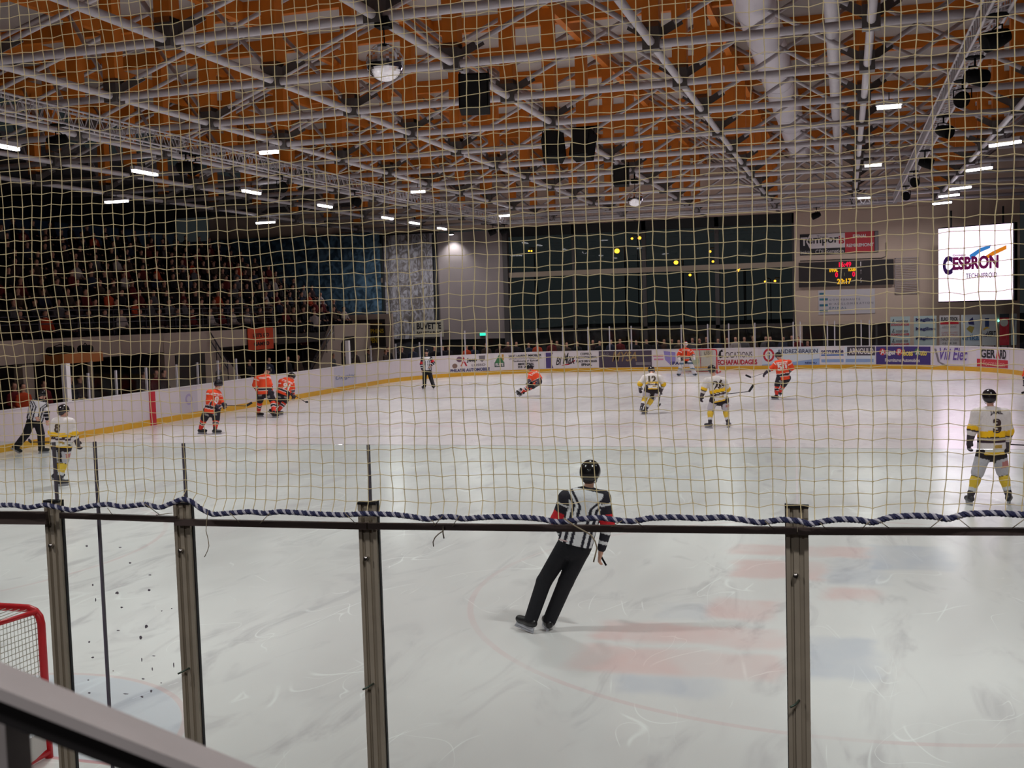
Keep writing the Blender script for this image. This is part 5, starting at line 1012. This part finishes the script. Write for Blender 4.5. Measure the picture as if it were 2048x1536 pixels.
# --- near linesman, leaning, seen from behind
p, T, jr, fr = skater('linesman in a striped shirt leaning left, seen from behind, nearest the glass', 'ref', dict(head=(1180, 948, .02), neck=(1178, 976), shL=(1132, 996, .0), shR=(1206, 996, .0), elL=(1114, 1040, .06), elR=(1216, 1046, .0), wrL=(1126, 1072, .22), wrR=(1202, 1102, .03),
    hpL=(1134, 1088), hpR=(1166, 1090), knL=(1088, 1163, .06), knR=(1132, 1163, .03), anL=(1063, 1236), anR=(1100, 1238, .06)), grounded=('anL',), vox=.0105, face=(-.1, 1, 0), toes=dict(L=(-1, .5, 0), R=(-.5, 1, 0)), bare=True, bulk=1.0, extra=dict(tilt=True))
sp_ = surf('hair', [('e', T['head'] - nv(T['head'] - T['neck']) * .055 - np.array([0, .035, 0]), EYE3, (.072, .062, .05))], .008, (48, 34, 28), p, SKIN, .01)
b = MB(); q = fr['hips'] - fr['side'] * .06 - np.array([0, .118, 0]) + np.array([0, 0, .045]); b.obox(q - fr['side'] * .04, fr['side'] * .05, np.array([0, .004, 0]), np.array([0, 0, .006])); b.build('back_label', ink(200, 170, 170), p)
w_ = T['wrR']; b = MB(); b.tube([w_ + (.0, 0, -.06), w_ + (.06, -.03, -.15)], .011, 8); tag(b.build('whistle', BLACK), 'small dark whistle held in the linesman\'s right hand', 'whistle')
# --- white number three at the right
p, T, jr, fr = skater('player in white and yellow shirt number 3 standing at the right, back turned', 'away', dict(head=(1979, 796, .02), neck=(1981, 813), shL=(1954, 828), shR=(2008, 828), elL=(1945, 858, -.02), elR=(2017, 862, .05), wrL=(1940, 880, .0), wrR=(2014, 888, .2),
    hpL=(1969, 902), hpR=(1997, 902), knL=(1954, 948, .05), knR=(2006, 946, .05), anL=(1941, 992), anR=(2017, 991)), vox=.015, face=(0, 1, 0), toes=dict(L=(-.3, 1, 0), R=(.3, 1, 0)), bulk=1.0)
put_text(jr, p, fr, .43, .24, '3', (54, 36, 34), 'number', shift=.04, w=.15); put_text(jr, p, fr, .14, .085, 'JAMIL', (50, 44, 56), 'name', shift=.04, bold=.03)
D = fr['D']; stick(atd(2008, 888, D + .22), atd(2110, 894, D + .5), atd(2128, 900, D + .6), 'dark hockey stick held level by the white player number 3 at the right edge')
# --- white 26
p, T, jr, fr = skater('player in white and yellow shirt number 26 standing with legs apart', 'away', dict(head=(1424, 740, .05), neck=(1428, 753), shL=(1414, 762), shR=(1447, 762), elL=(1408, 778), elR=(1455, 778, .1), wrL=(1404, 791, .05), wrR=(1452, 786, .3),
    hpL=(1428, 799), hpR=(1449, 799), knL=(1421, 819, .08), knR=(1451, 819, .08), anL=(1420, 846), anR=(1456, 845)), face=(-.2, 1, 0), toes=dict(L=(-.9, .6, 0), R=(.2, 1, 0)), bulk=1.0)
put_text(jr, p, fr, .36, .25, '26', (60, 44, 30), 'number', shift=.05)
D = fr['D']; stick(atd(1410, 793, D + .15), atd(1498, 783, D + .6), atd(1507, 770, D + .65), 'dark hockey stick held out to the right by the white player number 26')
# --- white 12
p, T, jr, fr = skater('player in white and yellow shirt skating bent forward, left of the white number 26', 'away', dict(head=(1303, 741, .25), neck=(1303, 750, .1), shL=(1289, 756, .05), shR=(1319, 756, .05), elL=(1280, 768), elR=(1327, 768), wrL=(1280, 776, .15), wrR=(1323, 779, .15),
    hpL=(1296, 777, -.05), hpR=(1313, 778, -.05), knL=(1291, 793, .1), knR=(1305, 796, .1), anL=(1284, 812, -.1), anR=(1291, 819)), grounded=('anR',), face=(0, 1, 0), toes=dict(L=(-.2, 1, -.3), R=(-.8, .6, 0)), bulk=1.0)
put_text(jr, p, fr, .42, .24, '12', (70, 56, 30), 'number'); D = fr['D']; stick(atd(1322, 780, D + .2), atd(1316, 813, D + .35), atd(1321, 808, D + .6), 'dark hockey stick trailing right of the bent white player')
# --- orange 50
p, T, jr, fr = skater('player in orange shirt number 50 reaching his stick to the left', 'home', dict(head=(1557, 712, .1), neck=(1561, 720), shL=(1553, 727, .05), shR=(1578, 725, -.05), elL=(1543, 737, .1), elR=(1584, 736), wrL=(1532, 745, .15), wrR=(1578, 744, .2),
    hpL=(1559, 757), hpR=(1575, 756), knL=(1554, 771, .0), knR=(1567, 770, .25), anL=(1553, 791), anR=(1560, 784, .5)), grounded=('anL',), face=(-.7, .7, 0), toes=dict(L=(-1, .3, 0), R=(-1, .4, 0)), bulk=1.0)
put_text(jr, p, fr, .37, .27, '50', (236, 226, 222), 'number', shift=.02); D = fr['D']; stick(atd(1534, 744, D + .15), atd(1502, 755, D + .2), atd(1491, 750, D + .2), 'dark hockey stick held out to the left by the orange number 50', shaft=(150, 146, 150))
# --- goalkeeper
p, T, jr, fr = skater('goalkeeper in orange shirt crouching in front of the far goal', 'home', dict(head=(1371, 689, -.12), neck=(1371, 697), shL=(1361, 702), shR=(1381, 702), elL=(1357, 710), elR=(1386, 709), wrL=(1359, 719, -.2), wrR=(1388, 714, -.2),
    hpL=(1366, 720), hpR=(1377, 720), knL=(1363, 731, -.15), knR=(1383, 731, -.15), anL=(1358, 746), anR=(1390, 746)), face=(0, -1, 0), toes=dict(L=(-.3, -1, 0), R=(.3, -1, 0)), bulk=1.05, vox=.025, extra=dict(goalie=True))
for s in 'LR':
    kn, an = T['kn' + s], T['an' + s]; f_ = np.array([0, -.06, 0]); up_ = nv(kn - an)
    surf('leg_pad', [('t', kn + up_ * .18 + f_, an + f_ - (0, 0, .05), .13, .12, .07, .07, np.array([1., 0, 0]))], .025, lambda P: np.where((np.sin(P[:, 2:3] * 22) > .45), np.array([[96, 120, 140.]]), np.array([[216, 212, 216.]])), p, CLOTH, .03)
put_text(jr, p, fr, .4, .2, '1', (40, 36, 44), 'number'); D = fr['D']; stick(atd(1361, 716, D - .25), atd(1366, 745, D - .4), atd(1377, 748, D - .4), 'goalkeeper stick resting on the ice in front of the far goal', shaft=(190, 180, 176), wrap=(200, 190, 186))
# --- orange player turning hard, leaning right
p, T, jr, fr = skater('player in orange shirt leaning far over in a tight turn below the purple board advert', 'home', dict(head=(1060, 736, .0), neck=(1064, 744), shL=(1061, 750, -.1), shR=(1073, 746, .15), elL=(1059, 758, -.15), elR=(1080, 756, .1), wrL=(1057, 765, -.25), wrR=(1076, 764, -.2),
    hpL=(1070, 765), hpR=(1078, 762), knL=(1057, 772, -.05), knR=(1064, 774, .05), anL=(1042, 786), anR=(1048, 783)), grounded=('anL',), face=(-.8, -.5, 0), toes=dict(L=(-1, -.3, 0), R=(-1, -.3, 0)), bulk=1.0, extra=dict(tilt=True))
D = fr['D']; stick(atd(1060, 764, D - .3), atd(1041, 785, D - .35), atd(1034, 789, D - .35), 'white hockey stick of the tightly turning orange player', shaft=(200, 196, 200))
# --- distant referee
p, T, jr, fr = skater('referee in a striped shirt standing by the far left corner boards', 'ref', dict(head=(853, 704), neck=(853, 713), shL=(846, 717), shR=(861, 717), elL=(843, 728), elR=(867, 726, -.05), wrL=(844, 739), wrR=(862, 731, -.12),
    hpL=(850, 741), hpR=(858, 741), knL=(849, 757, -.03), knR=(862, 757, -.03), anL=(849, 771), anR=(867, 772)), face=(.3, -1, 0), toes=dict(L=(-.3, -1, 0), R=(.4, -1, 0)), bulk=1.1, vox=.02)
# --- orange trio by the left boards
p, T, jr, fr = skater('player in orange shirt skating beside the left boards, nearest of the three orange players there', 'home', dict(head=(437, 769, .0), neck=(432, 781), shL=(420, 786, -.12), shR=(434, 787, .12), elL=(418, 802, -.15), elR=(440, 798, .05), wrL=(432, 811, -.15), wrR=(446, 807, .0),
    hpL=(415, 822), hpR=(432, 822), knL=(408, 838), knR=(432, 840), anL=(401, 858), anR=(430, 859)), face=(.8, .6, 0), toes=dict(L=(.9, .3, 0), R=(.9, .3, 0)), bulk=1.1)
put_text(jr, p, fr, .42, .22, '8', (238, 220, 214), 'number', shift=-.06); D = fr['D']; stick(atd(434, 810, D - .1), atd(492, 812, D + .1), atd(504, 805, D + .1), 'dark hockey stick held forward by the nearest orange player at the left boards')
p, T, jr, fr = skater('player in orange shirt bending forward by the left boards, middle of the three orange players', 'home', dict(head=(535, 741, .1), neck=(529, 750), shL=(514, 758, -.1), shR=(533, 757, .1), elL=(510, 770, -.12), elR=(540, 770), wrL=(514, 780, -.05), wrR=(543, 782),
    hpL=(522, 785), hpR=(538, 785), knL=(520, 802, -.05), knR=(546, 803, .05), anL=(517, 825), anR=(548, 827)), face=(.9, .4, 0), toes=dict(L=(1, .1, 0), R=(1, -.1, 0)), bulk=1.12)
p, T, jr, fr = skater('player in red shirt crouching over his stick, farthest right of the three orange players', 'home', dict(head=(583, 753, .1), neck=(577, 759, .05), shL=(563, 764), shR=(582, 763, .1), elL=(562, 777), elR=(585, 776, .1), wrL=(580, 786, .05), wrR=(586, 790, .1),
    hpL=(560, 786), hpR=(573, 786), knL=(560, 801, .1), knR=(570, 803, .1), anL=(544, 820, .2), anR=(556, 822, .1)), grounded=('anR',), face=(.9, .4, 0), toes=dict(L=(1, .3, 0), R=(1, .3, 0)), bulk=1.1)
put_text(jr, p, fr, .5, .24, '91', (238, 226, 222), 'number'); D = fr['D']; stick(atd(584, 788, D + .1), atd(611, 804, D + .2), atd(616, 804, D + .3), 'thin dark hockey stick in front of the crouching red player')
# --- linesman at left boards, striding
p, T, jr, fr = skater('linesman in a striped shirt striding along the left boards at the left edge', 'ref', dict(head=(84, 790, .05), neck=(80, 800), shL=(68, 808, -.05), shR=(89, 806, .05), elL=(63, 822, -.1), elR=(93, 824), wrL=(72, 834, -.15), wrR=(94, 840),
    hpL=(64, 840), hpR=(74, 840), knL=(52, 869), knR=(82, 868, .1), anL=(33, 893, .1), anR=(83, 896)), grounded=('anR',), face=(.6, .8, 0), toes=dict(L=(.8, .6, -.3), R=(.8, .6, 0)), bulk=1.15, vox=.02, extra=dict(noband=True))
# --- white player at the left
p, T, jr, fr = skater('player in white and yellow shirt gliding near the left edge with his back turned', 'away', dict(head=(127, 823, .03), neck=(127, 836), shL=(112, 845), shR=(141, 845), elL=(104, 864), elR=(148, 866), wrL=(110, 880, .15), wrR=(154, 883, .1),
    hpL=(113, 888), hpR=(133, 890), knL=(116, 918, .1), knR=(128, 922, .1), anL=(112, 948, .25), anR=(119, 959)), grounded=('anR',), face=(.3, 1, 0), toes=dict(L=(.5, 1, 0), R=(.6, .8, 0)), bulk=.98)
put_text(jr, p, fr, .38, .2, '8', (70, 56, 36), 'number', shift=-.06); D = fr['D']; stick(atd(112, 884, D + .2), atd(62, 884, D + .5), atd(58, 880, D + .6), 'dark hockey stick held behind the white player at the left edge')
# --- orange player cut by the right edge
p, T, jr, fr = skater('player in orange shirt mostly outside the right edge, by the right corner boards', 'home', dict(head=(2066, 722), neck=(2066, 733), shL=(2054, 740), shR=(2079, 740), elL=(2050, 752), elR=(2084, 752), wrL=(2050, 762, -.1), wrR=(2080, 764),
    hpL=(2060, 772), hpR=(2074, 772), knL=(2056, 788), knR=(2078, 788), anL=(2055, 806), anR=(2080, 806)), face=(0, -1, 0), vox=.03)
D = fr['D']; stick(atd(2052, 764, D - .15), atd(2052, 784, D - .3), atd(2043, 786, D - .3), 'black hockey stick blade just inside the right edge')

# ------------------------------------------------------------------ spectators
def spect(kind, jc, hc, tc, sk=(196, 148, 126)):
    if kind == 'sit':
        pr = [('e', (0, 0, 1.22), EYE3, (.1, .085, .12)), ('c', (0, 0, 1.12), (0, 0, 1.0), .05, .06), ('t', (0, 0, .95), (-.02, 0, .5), .19, .16, .12, .13, (0, 1., 0)), ('c', (.02, .09, .47), (.42, .11, .48), .09, .065), ('c', (.02, -.09, .47), (.42, -.11, .48), .09, .065), ('c', (.42, .11, .46), (.42, .11, .08), .06, .05), ('c', (.42, -.11, .46), (.42, -.11, .08), .06, .05),
              ('c', (.4, .11, .05), (.54, .12, .04), .045, .04), ('c', (.4, -.11, .05), (.54, -.12, .04), .045, .04)]
        for s in (1, -1): pr += [('c', (0, .2 * s, .94), (.06, .25 * s, .68), .06, .05), ('c', (.06, .25 * s, .68), (.28, .12 * s, .6), .05, .04), ('e', (.31, .1 * s, .6), EYE3, (.05, .035, .03))]
        zt, zw = 1.06, .56
    else:
        pr = [('e', (0, 0, 1.64), EYE3, (.1, .085, .12)), ('c', (0, 0, 1.54), (0, 0, 1.42), .05, .06), ('t', (0, 0, 1.36), (0, 0, .92), .2, .17, .12, .13, (0, 1., 0)), ('c', (0, .09, .88), (.02, .11, .48), .09, .065), ('c', (0, -.09, .88), (.02, -.11, .48), .09, .065), ('c', (.02, .11, .48), (0, .11, .08), .06, .05), ('c', (.02, -.11, .48), (0, -.11, .08), .06, .05),
              ('c', (0, .11, .05), (.14, .12, .04), .045, .04), ('c', (0, -.11, .05), (.14, -.12, .04), .045, .04)]
        for s in (1, -1): pr += [('c', (0, .21 * s, 1.36), (.02, .27 * s, 1.1), .06, .05), ('c', (.02, .27 * s, 1.1), (.18, .16 * s, .98), .05, .04), ('e', (.22, .13 * s, .97), EYE3, (.05, .035, .03))]
        zt, zw = 1.48, .9
    zh = zt + .16
    def col(P):
        c = paint(len(P), jc); z = P[:, 2]; c[z < zw] = tc; c[z > zt] = sk; c[(z > zh) & (P[:, 0] < .045)] = hc; c[z > zh + .075] = hc
        hd_ = (P[:, 0] > .25) & (z > zw) & (z < zt) if kind == 'sit' else (P[:, 0] > .19) & (z < zt) & (z > zw - .05); c[hd_] = sk; c[z < .1] = (20, 18, 18); return c
    o = surf('person', pr, .048, col, None, colmat('spectator_cloth', .8, .2, 0), .04); return o
JC = [((30, 28, 34), 'black'), ((96, 26, 30), 'dark red'), ((40, 46, 66), 'navy'), ((70, 56, 48), 'brown'), ((180, 66, 34), 'orange'), ((90, 88, 92), 'grey'), ((52, 34, 36), 'maroon'), ((170, 160, 158), 'white')]
HC = [(36, 26, 22), (60, 44, 32), (24, 20, 20), (110, 84, 56), (30, 28, 30), (80, 70, 66), (40, 30, 26), (50, 36, 28)]
sit = [spect('sit', c, HC[i], (34, 34, 44)) for i, (c, n_) in enumerate(JC)]; std = [spect('std', c, HC[i], (34, 34, 44)) for i, (c, n_) in enumerate(JC)]
used = set(); PROB = [.34, .14, .12, .12, .06, .08, .1, .04]
def spec(kind, i, x, y, z, rz, label, group):
    src = (sit if kind == 'sit' else std)[i]; key = (kind, i)
    if key not in used: used.add(key); o = src
    else: o = src.copy(); COL.objects.link(o)
    if 'group' in o.keys(): del o['group']
    o.location = (x, y, z); o.rotation_euler = (0, 0, rz); tag(o, label, 'person', group)
cnt = 0
for k in range(NR - 1):
    y = 26.0 + rng.uniform(0, .5)
    while y < 56.8:
        x = SX0 - RW * (k + 1) + .2; z = SZ0 + RH * k + .02
        if proj((x, y, z + 1))[0] > -12 and cnt < 242:
            i = rng.choice(8, p=PROB); cnt += 1
            spec('sit', i, x, y, z - .02 + .0, rng.uniform(-.3, .15), 'spectator in a %s jacket sitting in the dark left stand' % JC[i][1], '%s spectators in the left stand' % JC[i][1])
        y += rng.uniform(.85, 1.45)
for px in list(np.arange(745, 1600, 18.5)):
    s = s_at(px + rng.uniform(-5, 5), 1.4); p_, n_ = at_s(s); q = p_ - n_ * rng.uniform(1.0, 2.2); i = rng.choice(8, p=[.3, .1, .16, .14, .05, .15, .08, .02])
    spec('std', i, q[0], q[1], rng.uniform(-.12, .02) - .02, math.atan2(n_[1], n_[0]) + rng.uniform(-.4, .4), 'spectator in a %s jacket standing behind the far boards' % JC[i][1], '%s spectators behind the far boards' % JC[i][1])
for kind, i, px, py, xx, lab in [('std', 4, 1081, 688, None, 0)]: pass
for i, px, py, X_, lab in [(6, 288, 757, -23.4, 'team member in maroon on the bench, leftmost above the red centre mark'), (1, 312, 752, -23.6, 'team member in dark red leaning on the bench above the red centre mark'), (6, 328, 756, -23.3, 'team member in maroon on the bench, rightmost above the red centre mark'), (4, 45, 768, -23.6, 'person in orange behind the glass at the left edge'), (1, 28, 775, -24.3, 'person in dark red behind the glass at the left edge'), (1, 88, 776, -23.9, 'person in dark red behind the striding linesman'),
                       (0, 498, 716, -24.3, 'person in black in the recess below the orange banner'), (2, 537, 712, -24.2, 'person in navy in the recess right of the orange banner'), (0, 575, 722, -23.8, 'person in black standing at the foot of the stairs'), (3, 596, 728, -24.0, 'person in brown at the foot of the stairs beside the boards'), (0, 140, 760, -24.6, 'person in black under the orange shelter header'), (6, 160, 762, -24.7, 'person in maroon under the orange shelter header'), (5, 437, 736, -23.9, 'person in grey behind the glass above the nearest orange player'), (6, 712, 722, -23.6, 'person in maroon in front of the dark door'), (0, 735, 712, -23.9, 'person in black beside the dark door')]:
    P = onx(px, py, X_); spec('std', i, X_, P[1], 0 if P[2] < 2 else P[2] - 1.75, rng.uniform(-.3, .3), lab, None)
for i, px, py, lab in [(7, 630, 664, 'person in white going down the left stairs'), (1, 608, 700, 'person in dark red on the lower part of the left stairs')]:
    P = onx(px, py, GXW - .7); spec('std', i, GXW - .7, P[1], max(0, 2.5 - .23 * math.ceil((52.0 - P[1]) / .26 - 1)), -.9, lab, None)
P = ony(1615, 683, 62.3); spec('std', 1, P[0], 62.3, P[2] - 1.7, -1.57, 'person in dark red standing alone in the dark doorway at the far end', None)
for lst in (sit, std):
    for o in lst:
        if 'label' not in o.keys(): bpy.data.objects.remove(o)
# ------------------------------------------------------------------ labels that single out repeats by their order
def wx(o): 
    if o.type == 'MESH' and o.location.length < 1e-6:
        n = len(o.data.vertices); a = np.empty(n * 3); o.data.vertices.foreach_get('co', a); return a.reshape(-1, 3).mean(0)
    return np.array(o.location)
def relabel(group, key, fmt, visible=True):
    L_ = [o for o in bpy.data.objects if o.parent is None and o.get('group') == group]
    L_.sort(key=lambda o: key(wx(o)))
    for i, o in enumerate(L_): o['label'] = fmt % nth(i)
ky = lambda p: p[1]; kx = lambda p: proj(p)[0]
for g_, k_, f__ in (('roof trusses over the rink', ky, 'grey tubular roof truss with timber posts, %s from the camera'), ('orange cross beams', ky, 'orange timber roof beam running across the hall, %s from the camera'), ('orange long beams', kx, 'orange timber roof beam running lengthwise, %s from the left wall'),
    ('long roof tubes', lambda p: p[0], 'grey steel tube running lengthwise under the roof, %s from the left'), ('stage spotlights', ky, 'black stage spotlight under the lighting trusses, %s nearest the camera'), ('short lamps over the ice', ky, 'short glowing ceiling lamp over the ice, %s nearest the camera'),
    ('lamps over the left boards', ky, 'glowing strip lamp over the left boards, %s from the camera'), ('lamps over the left stand', ky, 'long glowing strip lamp over the left stand, %s from the camera'), ('lamps over the right boards', ky, 'glowing strip lamp over the right boards, %s from the camera'),
    ('uprights above the far boards', kx, 'thin pale upright above the far end boards, %s from the left'), ('uprights above the left boards', ky, 'thin pale upright above the left boards, %s from the camera'),
    ('glass panes above the far boards', kx, 'clear glass pane above the far end boards, %s from the left'), ('glass panes above the left boards', ky, 'clear low glass pane above the left boards, %s from the camera'), ('glass panes above the right corner', kx, 'clear glass pane above the right corner boards, %s from the left'),
    ('street lamps outside', kx, 'orange street lamp outside the far windows, %s from the left')): relabel(g_, k_, f__)
_far = sorted([o for o in bpy.data.objects if o.parent is None and str(o.get('group')).endswith('behind the far boards')], key=lambda o: proj(np.array(o.location))[0])
for i, o in enumerate(_far): o['label'] = o['label'].split(' standing')[0] + ' behind the far boards, %s from the left' % nth(i)
_rows = {}
for o in bpy.data.objects:
    if o.parent is None and str(o.get('group')).endswith('in the left stand'): _rows.setdefault(round(o.location.z, 2), []).append(o)
for r_i, z_k in enumerate(sorted(_rows)):
    for i, o in enumerate(sorted(_rows[z_k], key=lambda o: -o.location.y)): o['label'] = o['label'].split(' sitting')[0] + ', left stand, %s row up, %s from the far end' % (nth(r_i), nth(i))
